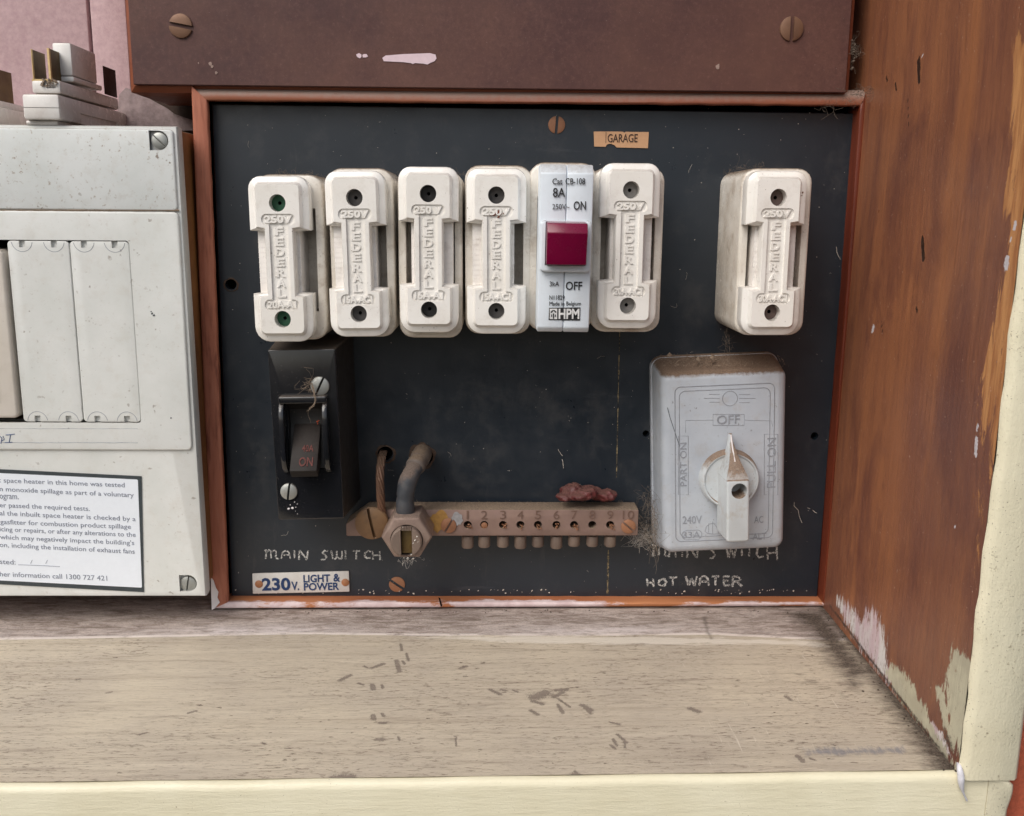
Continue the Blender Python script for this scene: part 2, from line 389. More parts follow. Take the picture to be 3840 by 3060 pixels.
# switchboard panel: black phenolic board with faint scratches
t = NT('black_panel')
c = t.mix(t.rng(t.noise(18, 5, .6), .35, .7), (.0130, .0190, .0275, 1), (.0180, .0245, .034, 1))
sc_ = t.rng(t.noise(70, 5, .75, t.stretch(.16, 1, 1)), .62, .78)
c = t.mix(t.mul(sc_, .35), c, srgb(92, 94, 98))
c = t.mix(t.mul(t.rng(t.noise(30, 6, .75), .52, .8), .34), c, srgb(92, 88, 84))
c = t.mix(t.mul(t.rng(t.noise(120, 5, .8, t.stretch(1, 1, .12)), .60, .8), .30), c, srgb(96, 92, 88))
sp = t.mul(t.rng(t.noise(1500, 1, .5), .755, .79), t.rng(t.noise(25, 3), .45, .7))
c = t.mix(sp, c, srgb(150, 146, 140))
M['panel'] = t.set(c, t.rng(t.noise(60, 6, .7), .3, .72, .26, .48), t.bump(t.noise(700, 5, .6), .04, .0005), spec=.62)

def wood(name, c1, c2, c3, axis='z', rough=.42, dust=.0, dustc=srgb(150, 132, 120), fine=1.0, bump=.2, spec=.45):
    t = NT(name)
    st = {'z': (1, 1, .035), 'x': (.035, 1, 1), 'y': (1, .035, 1)}[axis]
    vec = t.stretch(*st)
    g1 = t.noise(75, 6, .65, vec, .6); g2 = t.noise(430, 5, .7, vec, .2); g3 = t.noise(14, 4, .6, t.stretch(*(max(a, .2) for a in st)))
    c = t.mix(t.rng(g1, .34, .66), c1, c2)
    c = t.mix(t.rng(g3, .42, .72), c, c3)
    c = t.mix(t.mul(t.rng(g2, .55, .75), .45*fine), c, tuple(a*.45 for a in c2[:3])+(1,))
    h = t.add(g1, t.mul(g2, .6))
    if dust:
        nz = t.sep('N')[2]
        df = t.mul(t.rng(t.add(nz, t.mul(t.add(t.noise(300, 4, .7), -.5), .6)), .05, .55), dust)
        c = t.mix(df, c, dustc)
    return t, c, h, rough, bump, spec
def wood_done(w_):
    t, c, h, rough, bump, spec = w_
    return t.set(c, t.add(t.mul(t.noise(150, 4), .3), rough-.15), t.bump(h, bump, .0006), spec=spec)
M['frame_h'] = wood_done(wood('frame_rail_wood', srgb(150, 90, 66), srgb(128, 72, 54), srgb(162, 104, 74), 'x', .5, dust=.95, dustc=srgb(142, 122, 112)))
M['panel_wood'] = wood_done(wood('panel_edge_wood', srgb(140, 78, 54), srgb(112, 60, 44), srgb(150, 88, 58), 'x', .5))

# left stile: clean outer strip and rough diagonal saw marks on its face
t, c, h, ro, bu, spx = wood('stile_wood', srgb(184, 116, 90), srgb(166, 100, 78), srgb(174, 106, 80), 'z', .6, bump=.1)
saw = t.noise(360, 3, .6, t.stretch(1, .3, .14, rot=(0, R(-24), 0)), 0)
sawm = t.rng(t.noise(24, 2), .35, .6)
c = t.mix(t.mul(t.rng(saw, .5, .68), t.mul(sawm, .75)), c, srgb(104, 52, 40))
c = t.mix(t.mul(t.rng(saw, .48, .3), .4), c, srgb(190, 128, 104))
M['stile'] = t.set(c, .65, t.bump(saw, .5, .0008))
M['stile_dark'] = wood_done(wood('right_stile_wood', srgb(112, 50, 30), srgb(86, 36, 24), srgb(130, 62, 36), 'z', .4))

# bottom rail: bare orange timber with smeared pink-white paint along its lower half
t, c, h, ro, bu, spx = wood('bottom_rail_wood', srgb(180, 112, 72), srgb(150, 84, 56), srgb(196, 134, 90), 'x', .6)
pz = t.mul(t.rng(t.sep('P')[1], -.0100, -.0020, 1.0, .12), t.rng(t.noise(9, 3), .34, .66, .22, .92))
pm = t.rng(t.add(pz, t.mul(t.add(t.noise(170, 6, .75, t.stretch(.4, 1, 1)), -.5), 1.3)), .46, .60)
c = t.mix(pm, c, t.mix(t.rng(t.noise(90, 4), .4, .6), srgb(226, 208, 208), srgb(206, 182, 182)))
M['bottom_rail'] = t.set(c, .65, t.bump(t.add(h, pm), .3, .0006))

# upper mounting panel: dark red-brown hardboard, faint mottling
t = NT('brown_panel')
c = t.mix(t.rng(t.noise(22, 5, .6), .35, .68), srgb(78, 47, 45), srgb(94, 61, 55))
mo = t.noise(330, 6, .85)
c = t.mix(t.mul(t.rng(mo, .48, .66), .75), c, srgb(68, 43, 40))
c = t.mix(t.mul(t.rng(mo, .46, .30), .5), c, srgb(122, 90, 80))
c = t.mix(t.mul(t.rng(t.noise(9, 5, .7), .45, .70), .5), c, srgb(112, 76, 62))
c = t.mix(t.mul(t.rng(t.noise(1500, 1), .77, .80), .6), c, srgb(190, 176, 166))
M['brown_panel'] = t.set(c, t.add(t.mul(t.noise(90, 4), .3), .42), t.bump(t.noise(900, 5), .06, .0005), spec=.45)

# pink primed back boards
t = NT('pink_paint_boards')
c = t.mix(t.rng(t.noise(260, 5, .7), .35, .66), srgb(206, 178, 180), srgb(188, 158, 162))
c = t.mix(t.mul(t.rng(t.noise(30, 5, .7), .5, .75), .45), c, srgb(160, 132, 134))
M['pink_wall'] = t.set(c, .75, t.bump(t.noise(900, 5, .7), .35, .0006), spec=.3)

# ------------------------------------------------------------------ the setting
D_SILL = .1877
def plane_hit(u, v, axis, val):
    q = ray(u, v); return CAM+q*((val-CAM[axis])/q[axis])
SB0 = at(445, 1286, .01)[2]; SB1 = at(1745, 1280, .01)[2]
SF0 = at(0, 1655, D_SILL)[2]; SF1 = at(2010, 1628, D_SILL)[2]
XL, XR = -.30, .362
def sill_z(x, d):
    s = (d-.01)/(D_SILL-.01); a = (x+.03)/(.40)
    return (SB0+(SB1-SB0)*a)*(1-s)+(SF0+(SF1-SF0)*a)*s
WB0 = at(1747, 1278, .02)[0]; WF0 = at(2017, 1625, D_SILL)[0]
WB1 = at(1838, 190, .02)[0]; WF1 = at(2156, 445, D_SILL)[0]
ZB, ZT = at(1747, 1278, .02)[2], at(1838, 190, .02)[2]; ZF1 = at(2156, 445, D_SILL)[2]
def wall_x(d, z):
    s = (d-.02)/(D_SILL-.02)
    return (WB0+(WB1-WB0)*(z-ZB)/(ZT-ZB))*(1-s)+(WF0+(WF1-WF0)*(z-SF1)/(ZF1-SF1))*s
def on_sill(u, v):
    z = (SB0+SF0)/2
    for _ in range(4):
        p = plane_hit(u, v, 2, z); z = sill_z(p[0], -p[1])
    return p[0], p[1]
def on_wall(u, v):
    x = WB0
    for _ in range(4):
        p = plane_hit(u, v, 0, x); x = wall_x(-p[1], p[2])
    return p[1], p[2]
def sdf(P, poly, closed=True):
    """signed distance (negative inside) from points P (n,2) to a polygon, or the plain distance to a polyline"""
    poly = np.array(poly, float); n = len(poly); d = np.full(len(P), 1e9); ins = np.zeros(len(P), bool)
    for i in range(n if closed else n-1):
        a, b = poly[i], poly[(i+1) % n]; e = b-a; wv = P-a
        k = np.clip((wv@e)/(e@e+1e-15), 0, 1); q = wv-k[:, None]*e
        d = np.minimum(d, (q*q).sum(1))
        if closed:
            c1 = (a[1] <= P[:, 1]) & (b[1] > P[:, 1]); c2 = (a[1] > P[:, 1]) & (b[1] <= P[:, 1])
            cr = e[0]*wv[:, 1]-e[1]*wv[:, 0]
            ins ^= (c1 & (cr > 0)) | (c2 & (cr < 0))
    d = np.sqrt(d)
    return np.where(ins, -d, d) if closed else d
def grid_mesh(name, nu, nv, fn, attrs, m):
    """a fine sheet: fn(U, V) -> points; attrs: name -> value per vertex"""
    U, Vv = np.meshgrid(np.linspace(0, 1, nu), np.linspace(0, 1, nv), indexing='ij')
    P = fn(U.ravel(), Vv.ravel())
    idx = np.arange(nu*nv).reshape(nu, nv)
    F = np.stack([idx[:-1, :-1], idx[1:, :-1], idx[1:, 1:], idx[:-1, 1:]], -1).reshape(-1, 4)
    me = bpy.data.meshes.new(name)
    me.vertices.add(len(P)); me.vertices.foreach_set('co', P.astype(np.float32).ravel())
    me.loops.add(F.size); me.loops.foreach_set('vertex_index', F.astype(np.int32).ravel())
    me.polygons.add(len(F)); me.polygons.foreach_set('loop_start', np.arange(0, F.size, 4, dtype=np.int32))
    me.update(calc_edges=True)
    for k, vals in attrs(P).items():
        a = me.attributes.new(k, 'FLOAT', 'POINT'); a.data.foreach_set('value', vals.astype(np.float32))
    me.materials.append(m); me.shade_smooth()
    o = bpy.data.objects.new(name, me); COL.objects.link(o)
    return o
def soft(s, w_): return np.clip(.5-s/(2*w_), 0, 1)

# --- sill top ---------------------------------------------------------------
t = NT('weathered_sill_paint')
tilt = R(-5)
gv = t.stretch(.10, 1, 1, rot=(0, 0, tilt)); gl = t.stretch(.035, 1, 1, rot=(0, 0, tilt))
g1 = t.noise(260, 6, .75, gv, .5); g2 = t.noise(900, 4, .75, t.stretch(.22, 1, 1, rot=(0, 0, tilt))); g3 = t.noise(120, 5, .7, gl, 1.0); big = t.noise(11, 5, .65)
c = t.mix(t.rng(big, .35, .68), srgb(202, 189, 168), srgb(184, 172, 156))
c = t.mix(t.mul(t.rng(g3, .50, .72), .55), c, srgb(160, 145, 128))
c = t.mix(t.mul(t.rng(g3, .44, .26), .5), c, srgb(218, 205, 184))
c = t.mix(t.mul(t.rng(g1, .54, .68), .52), c, srgb(132, 117, 104))
c = t.mix(t.mul(t.rng(g1, .42, .28), .35), c, srgb(222, 210, 190))
zone = t.rng(t.noise(22, 4, .6, t.stretch(.5, 1, 1, rot=(0, 0, tilt))), .42, .60)
c = t.mix(t.mul(t.mul(t.rng(g2, .54, .64), t.add(t.mul(zone, .7), .3)), .85), c, srgb(112, 97, 84))
pit = t.mul(t.rng(t.noise(430, 3, .6, t.stretch(.45, 1, 1, rot=(0, 0, tilt))), .655, .70), t.rng(t.noise(17, 3), .45, .58))
c = t.mix(t.mul(pit, .85), c, srgb(104, 90, 78))
scr = t.mul(t.rng(t.noise(560, 4, .7, t.stretch(1, .06, 1, rot=(0, 0, R(22)))), .64, .70), t.attr('right'))
c = t.mix(t.mul(scr, .5), c, srgb(232, 224, 208))
st_ = t.attr('strip'); smk = t.rng(t.add(st_, t.mul(t.add(t.noise(150, 6, .75, t.stretch(.2, 1, 1)), -.5), .6)), .46, .54)
sg = t.noise(230, 6, .8, t.stretch(.25, 1, 1, rot=(0, 0, R(6))), .6)
sc1 = t.mix(t.rng(sg, .38, .60), srgb(136, 120, 110), srgb(202, 188, 180))
sc1 = t.mix(t.mul(t.rng(t.noise(1000, 5, .8, t.stretch(.5, 1, 1)), .52, .64), .6), sc1, srgb(104, 90, 82))
sc1 = t.mix(t.mul(t.attr('pale'), t.rng(t.noise(260, 5, .75, t.stretch(.3, 1, 1)), .38, .56)), sc1, srgb(222, 211, 208))
c = t.mix(smk, c, sc1)
ln = t.mul(t.rng(t.attr('edge_line'), .5, .85), t.rng(t.noise(70, 5, .7, t.stretch(.6, 1, 1)), .38, .50))
c = t.mix(t.mul(ln, .9), c, srgb(228, 217, 210))
pb_ = t.rng(t.add(t.attr('patch'), t.mul(t.add(t.noise(300, 6, .8, t.stretch(.12, 1, 1)), -.5), 1.2)), .48, .58)
c = t.mix(t.mul(pb_, .75), c, srgb(222, 213, 200))
sm = t.mul(t.rng(t.add(t.attr('smudge'), t.mul(t.add(t.noise(300, 5, .8, t.stretch(1, .3, 1, rot=(0, 0, R(22)))), -.5), 1.4)), .45, .75), .8)
c = t.mix(sm, c, srgb(130, 128, 132))
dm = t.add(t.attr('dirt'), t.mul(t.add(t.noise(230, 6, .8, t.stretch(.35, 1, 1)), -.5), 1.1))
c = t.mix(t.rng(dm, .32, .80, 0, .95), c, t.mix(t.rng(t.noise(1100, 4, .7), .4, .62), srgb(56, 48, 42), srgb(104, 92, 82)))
gm = t.rng(t.add(t.attr('gouge'), t.mul(t.add(t.noise(1500, 4, .8), -.5), 2.2)), .48, .60)
gm = t.mul(gm, t.rng(t.attr('gouge'), .04, .18))
c = t.mix(t.mul(gm, .72), c, srgb(114, 101, 93))
hh = t.add(t.add(t.mul(g1, -1.4), t.mul(g2, -1.0)), t.add(t.mul(gm, -2.0), t.mul(pit, -2.0)))
hh = t.add(hh, t.mul(smk, t.mul(t.noise(900, 5, .8), 2.4)))
M['sill'] = t.set(c, t.add(t.mul(t.noise(200, 4), .3), .48), t.bump(hh, .5, .0007), spec=.3)

def sill_fn(U, W_):
    d = -.0575+U*(D_SILL-.003+.0575); x = XL+W_*(XR+.012-XL)
    z = ((SB0+(SB1-SB0)*((x+.03)/.40))*(1-(d-.01)/(D_SILL-.01))+(SF0+(SF1-SF0)*((x+.03)/.40))*((d-.01)/(D_SILL-.01)))
    xw = wall_x(d, z)+.004
    return np.stack([np.minimum(x, xw), -d, z], 1)
GOUGES = [  # (u, v, length px, angle, thickness px)
 (845, 1363, 14, 80, 5), (858, 1383, 16, 75, 5), (795, 1402, 26, -20, 8), (838, 1402, 24, 75, 8), (850, 1395, 8, 60, 5), (770, 1404, 8, 20, 5), (975, 1405, 14, -20, 7), (980, 1424, 8, 0, 4),
 (727, 1427, 26, -25, 8), (785, 1446, 10, 80, 8), (805, 1445, 8, 80, 5), (760, 1440, 10, 20, 5), (1043, 1457, 24, 25, 7), (1060, 1453, 10, 10, 6), (1085, 1455, 12, 20, 4), (1137, 1464, 24, -20, 20), (1132, 1479, 22, 15, 8),
 (1182, 1452, 22, -5, 9), (1176, 1462, 20, -30, 9), (1188, 1480, 30, 35, 5), (1180, 1492, 20, 60, 7), (1235, 1490, 20, 30, 10), (1238, 1496, 16, 45, 7), (1125, 1500, 18, 30, 7), (1295, 1523, 20, 12, 5), (1310, 1555, 26, 40, 5), (1295, 1563, 16, 60, 5), (1315, 1568, 14, 80, 4), (1290, 1572, 12, 40, 5),
 (786, 1510, 8, 80, 8), (806, 1505, 8, 60, 5), (805, 1522, 12, 0, 6), (800, 1557, 14, 0, 8), (840, 1555, 8, 70, 4), (721, 1637, 34, -5, 14), (1222, 1634, 26, 15, 10), (1215, 1628, 14, 40, 5), (960, 1560, 22, 85, 3),
 (1685, 1597, 16, 45, 8), (1710, 1598, 10, 20, 5), (1508, 1636, 16, 45, 5), (1462, 1495, 18, 20, 10), (905, 1495, 6, 0, 4), (1660, 1470, 14, 35, 7), (230, 1458, 12, -10, 4), (405, 1499, 18, -15, 5), (555, 1565, 8, 20, 4), (165, 1430, 10, -10, 4), (300, 1545, 18, -15, 4)]
def sill_attrs(P):
    Q = P[:, :2].copy()
    line = [on_sill(u, v) for u, v in ((-700, 1345), (0, 1347), (380, 1340), (620, 1335), (900, 1338), (1300, 1338), (1500, 1336), (1700, 1346), (1900, 1352))]
    ly = np.interp(Q[:, 0], [a[0] for a in line], [a[1] for a in line])
    strip = np.clip(.5+(Q[:, 1]-ly)/.012, 0, 1)
    edge = np.exp(-((Q[:, 1]-ly-.0012)/.0022)**2)
    pale = np.exp(-((Q[:, 1]-ly-.006)/.007)**2)*np.clip(.5+.5*np.sin(Q[:, 0]*31+1), .15, 1)
    g = np.zeros(len(Q))
    for (u, v, L, a, th) in GOUGES:
        c0, s0 = math.cos(R(a)), math.sin(R(a)); h = L/2
        p0, p1 = on_sill(u-h*c0, v-h*s0), on_sill(u+h*c0, v+h*s0)
        near = (np.abs(Q[:, 0]-(p0[0]+p1[0])/2) < .02) & (np.abs(Q[:, 1]-(p0[1]+p1[1])/2) < .02)
        if near.any():
            dd = sdf(Q[near], [p0, p1], False); rr_ = th*.13e-3*1.25
            g[near] = np.maximum(g[near], np.clip(1-dd/(2*rr_), 0, 1))
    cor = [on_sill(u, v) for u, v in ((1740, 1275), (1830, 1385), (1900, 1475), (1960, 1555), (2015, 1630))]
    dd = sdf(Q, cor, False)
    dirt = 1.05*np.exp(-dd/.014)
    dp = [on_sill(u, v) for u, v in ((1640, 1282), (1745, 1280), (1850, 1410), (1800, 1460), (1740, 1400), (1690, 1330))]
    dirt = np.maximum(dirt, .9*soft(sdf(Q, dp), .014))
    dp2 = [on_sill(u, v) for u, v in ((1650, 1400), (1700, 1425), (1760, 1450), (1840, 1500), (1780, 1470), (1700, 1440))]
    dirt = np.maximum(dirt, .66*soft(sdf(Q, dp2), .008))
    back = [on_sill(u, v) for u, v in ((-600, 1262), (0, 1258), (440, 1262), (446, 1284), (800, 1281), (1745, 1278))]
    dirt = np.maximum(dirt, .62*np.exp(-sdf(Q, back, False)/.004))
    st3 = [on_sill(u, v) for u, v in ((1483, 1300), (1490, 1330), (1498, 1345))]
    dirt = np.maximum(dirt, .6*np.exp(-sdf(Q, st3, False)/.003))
    smp = [on_sill(u, v) for u, v in ((1690, 1578), (1760, 1574), (1900, 1572), (1905, 1585), (1800, 1592), (1700, 1590))]
    smudge = soft(sdf(Q, smp), .006)
    pp_ = [on_sill(u, v) for u, v in ((880, 1341), (1000, 1340), (1300, 1341), (1500, 1342), (1720, 1350), (1760, 1362), (1600, 1356), (1300, 1357), (1050, 1352))]
    patch_ = soft(sdf(Q, pp_), .006)
    right = np.clip((Q[:, 0]-.20)/.08, 0, 1)
    return dict(strip=strip, edge_line=edge, pale=pale, gouge=g, dirt=np.clip(dirt, 0, 1), smudge=smudge, right=right, patch=patch_)
sill = grid_mesh('sill', 260, 800, sill_fn, sill_attrs, M['sill'])
tag(sill, 'weathered taupe painted timber sill below the switchboard', kind='structure')

# --- cream paint: sill front and right-hand trim ------------------------------
t = NT('cream_gloss_paint')
vv = t.stretch(.12, 1, 1)
c = t.mix(t.rng(t.noise(26, 4, .6), .35, .66), srgb(234, 227, 200), srgb(226, 218, 189))
c = t.mix(t.mul(t.rng(t.noise(420, 4, .7, vv), .56, .72), .25), c, srgb(204, 192, 160))
c = t.mix(t.mul(t.rng(t.noise(1300, 2, .5), .70, .76), t.rng(t.noise(60, 3), .42, .62)), c, srgb(150, 138, 112))
M['cream'] = t.set(c, t.add(t.mul(t.noise(120, 4), .2), .3), t.bump(t.add(t.noise(420, 4, .7, vv), t.mul(t.noise(900, 3), .3)), .42, .0008), spec=.45)
t = NT('cream_upright_paint')
c = t.mix(t.rng(t.noise(26, 4, .6), .35, .66), srgb(234, 227, 200), srgb(226, 218, 190))
c = t.mix(t.mul(t.rng(t.noise(700, 3, .6), .62, .70), t.rng(t.noise(45, 3), .40, .60)), c, srgb(176, 164, 138))
c = t.mix(t.mul(t.rng(t.noise(1200, 2, .5), .66, .72), t.rng(t.noise(50, 3), .45, .6)), c, srgb(120, 108, 90))
M['cream_upright'] = t.set(c, .38, t.bump(t.add(t.noise(260, 4, .7, t.stretch(1, 1, .3)), t.mul(t.noise(900, 3), .5)), .45, .0008), spec=.45)
bm = bmesh.new()
xs = np.linspace(XL, .372, 60)
rings = []
for x in xs:
    z = sill_z(x, D_SILL)+.0004*math.sin(x*90)*.5
    y = -D_SILL
    rings.append([(x, y+.004, z-.0006), (x, y+.0012, z-.0002), (x, y-.0004, z-.0014), (x, y-.0010, z-.0035), (x, y-.0010, z-.07), (x, y+.02, z-.07), (x, y+.02, z-.004)])
loft(bm, rings)
fas = obj('sill_front', bm, M['cream'], smooth=60)
tag(fas, 'cream painted front face of the timber sill', kind='structure')

# trim: the narrow cream upright at the right front, its inner arris worn uneven
bm = bmesh.new()
zj = at(2080, 1637, D_SILL)[2]
xo = at(2149, 1630, D_SILL+.004)[0]
rings = []
for i, z in enumerate(np.linspace(zj+.0006, .56, 90)):
    xi = wall_x(D_SILL, z)+.0003*math.sin(z*61+.5*math.sin(z*37))+.00028*math.sin(z*233+2*math.sin(z*19))+random.gauss(0, .00012)
    ro_ = .0015 if i else .0028
    rings.append([(xi, -D_SILL+.0002, z), (xi, -D_SILL, z), (xi+.0012, -D_SILL-.0022, z), (xi+.0035, -D_SILL-.0032, z),
                  (xo-.002, -D_SILL-.0032, z), (xo, -D_SILL-.0015, z), (xo, -D_SILL+.03, z), (xi+.006, -D_SILL+.03, z), (xi+.006, -D_SILL+.0002, z)])
loft(bm, rings)
trim = tag(obj('door_trim', bm, M['cream_upright'], smooth=60), 'narrow cream painted upright trim at the right of the recess', kind='structure')
bm = bmesh.new()
rings = []
for k, z in enumerate(np.linspace(zj-.0005, zj-.07, 30)):
    xa = .3722
    xb = at(2141, 1640, D_SILL+.004)[0]+.0008*math.sin(k*.7)-.0005*k/30 + (-.0018 if k == 0 else 0)
    rings.append([(xa, -D_SILL-.0012, z), (xb-.0015, -D_SILL-.0022, z), (xb, -D_SILL-.001, z), (xb, -D_SILL+.03, z), (xa, -D_SILL+.03, z)])
loft(bm, rings)
tag(obj('sill_end', bm, M['cream_upright'], smooth=60), 'cream painted end of the sill below the joint at the right', kind='structure')
bm = bmesh.new(); box(bm, xo-.004, xo+.11, -D_SILL+.008, -D_SILL+.08, -.10, .02)
bevel_all(bm, .003, 2)
bw = thing('brick', 'orange red brick edge beside the cream trim at the lower right', 'brick', (xo+.05, -D_SILL+.02, -.10))
obj('brick_face', bm, M['brick'], bw)

# --- right-hand timber lining --------------------------------------------------
t = NT('varnished_lining')
warp = t.noise(7, 3, .6, out=1); wv = t.t.nodes.new('ShaderNodeVectorMath'); wv.operation = 'MULTIPLY_ADD'; t.link(warp, wv.inputs[0]); wv.inputs[1].default_value = (.012, .012, .03); t.link(t.pos, wv.inputs[2]); wp = wv.outputs[0]
vec = t.stretch(1, 1, .06, vec=wp); vec2 = t.stretch(1, 1, .14)
g1 = t.noise(60, 7, .7, vec, .8); g2 = t.noise(420, 5, .75, t.stretch(1, 1, .05, vec=wp), .2); g3 = t.noise(15, 5, .65, t.stretch(1, 1, .35)); g4 = t.noise(80, 7, .8, t.stretch(1, 1, .22, vec=wp), 1.2); g5 = t.noise(900, 3, .7, t.stretch(1, 1, .08, vec=wp))
c = t.mix(t.rng(g1, .36, .62), srgb(156, 102, 70), srgb(130, 84, 63))
c = t.mix(t.mul(t.rng(g3, .42, .62), .75), c, srgb(112, 70, 60))
c = t.mix(t.mul(t.attr('orange'), .4), c, srgb(164, 104, 64))
c = t.mix(t.mul(t.rng(g4, .54, .70), .55), c, srgb(92, 56, 48))
c = t.mix(t.mul(t.rng(g2, .54, .70), .30), c, srgb(90, 52, 38))
c = t.mix(t.mul(t.rng(g2, .44, .30), .18), c, srgb(184, 126, 86))
c = t.mix(t.mul(t.rng(g5, .62, .74), .28), c, srgb(76, 44, 34))
g6 = t.noise(26, 5, .65, t.stretch(1, 1, .45, vec=wp), .6); c = t.mix(t.mul(t.rng(g6, .50, .68), .6), c, srgb(92, 56, 52))
g7 = t.noise(34, 4, .6, t.stretch(1, 1, .05, vec=wp)); c = t.mix(t.mul(t.rng(g7, .54, .72), .5), c, srgb(182, 118, 72))
c = t.mix(t.mul(t.rng(t.noise(300, 5, .8), .58, .76), .35), c, srgb(172, 120, 96))
st2 = t.noise(170, 6, .8, t.stretch(1, 1, .20), .5)
bm_ = t.rng(t.add(t.attr('bare'), t.mul(t.add(st2, -.5), 2.0)), .52, .60)
bc = t.mix(t.rng(t.noise(300, 4, .6, t.stretch(1, 1, .1)), .4, .6), srgb(198, 142, 90), srgb(164, 108, 66))
c = t.mix(bm_, c, bc)
brush = t.noise(520, 5, .75, t.stretch(1, 1, .10)); lump = t.noise(150, 6, .8)
pmask = t.rng(t.add(t.attr('primer'), t.add(t.mul(t.add(brush, -.5), 1.5), t.mul(t.add(lump, -.5), .6))), .48, .58)
pc = t.mix(t.rng(t.noise(90, 4, .6, t.stretch(1, 1, .25)), .42, .58), srgb(226, 222, 220), srgb(212, 190, 196))
pmask = t.mul(pmask, t.rng(t.noise(380, 5, .8, t.stretch(1, 1, .35)), .36, .46, .25, 1))
c = t.mix(t.mul(pmask, .95), c, pc)
cm = t.rng(t.add(t.attr('cream'), t.add(t.mul(t.add(brush, -.5), 1.1), t.mul(t.add(lump, -.5), .7))), .49, .56)
cm = t.mul(cm, t.rng(t.noise(420, 5, .8, t.stretch(1, 1, .35)), .33, .41, .3, 1))
c = t.mix(t.mul(cm, .96), c, t.mix(t.rng(t.noise(60, 4), .4, .6), srgb(200, 195, 170), srgb(184, 178, 155)))
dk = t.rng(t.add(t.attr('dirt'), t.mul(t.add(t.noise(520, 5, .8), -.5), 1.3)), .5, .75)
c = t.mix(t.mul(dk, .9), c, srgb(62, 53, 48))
kn = t.rng(t.add(t.attr('dent'), t.mul(t.add(t.noise(800, 3), -.5), .5)), .40, .55)
c = t.mix(kn, c, srgb(50, 34, 26))
fl = t.rng(t.add(t.attr('fleck'), t.mul(t.add(t.noise(900, 2), -.5), .9)), .5, .6)
c = t.mix(fl, c, srgb(206, 200, 204))
pin = t.rng(t.noise(800, 1, .5), .755, .78); c = t.mix(t.mul(pin, .8), c, srgb(206, 172, 152))
rough = t.add(t.mul(t.noise(110, 4, .6), .30), .20)
rough = t.add(rough, t.mul(t.math('MAXIMUM', cm, bm_), .25))
hh = t.add(t.add(t.mul(g2, 1.2), t.mul(g1, .6)), t.add(t.mul(pmask, .9), t.add(t.mul(cm, .9), t.add(t.mul(bm_, -.7), t.mul(kn, -2.5)))))
M['lining'] = t.set(c, rough, t.bump(hh, .4, .0007), spec=.5)
WZ0, WZ1 = SF1-.02, .56
def wall_fn(U, W_):
    d = -.0575+U*(D_SILL-.0004+.0575); z = WZ0+W_*(WZ1-WZ0)
    return np.stack([wall_x(d, z), -d, z], 1)
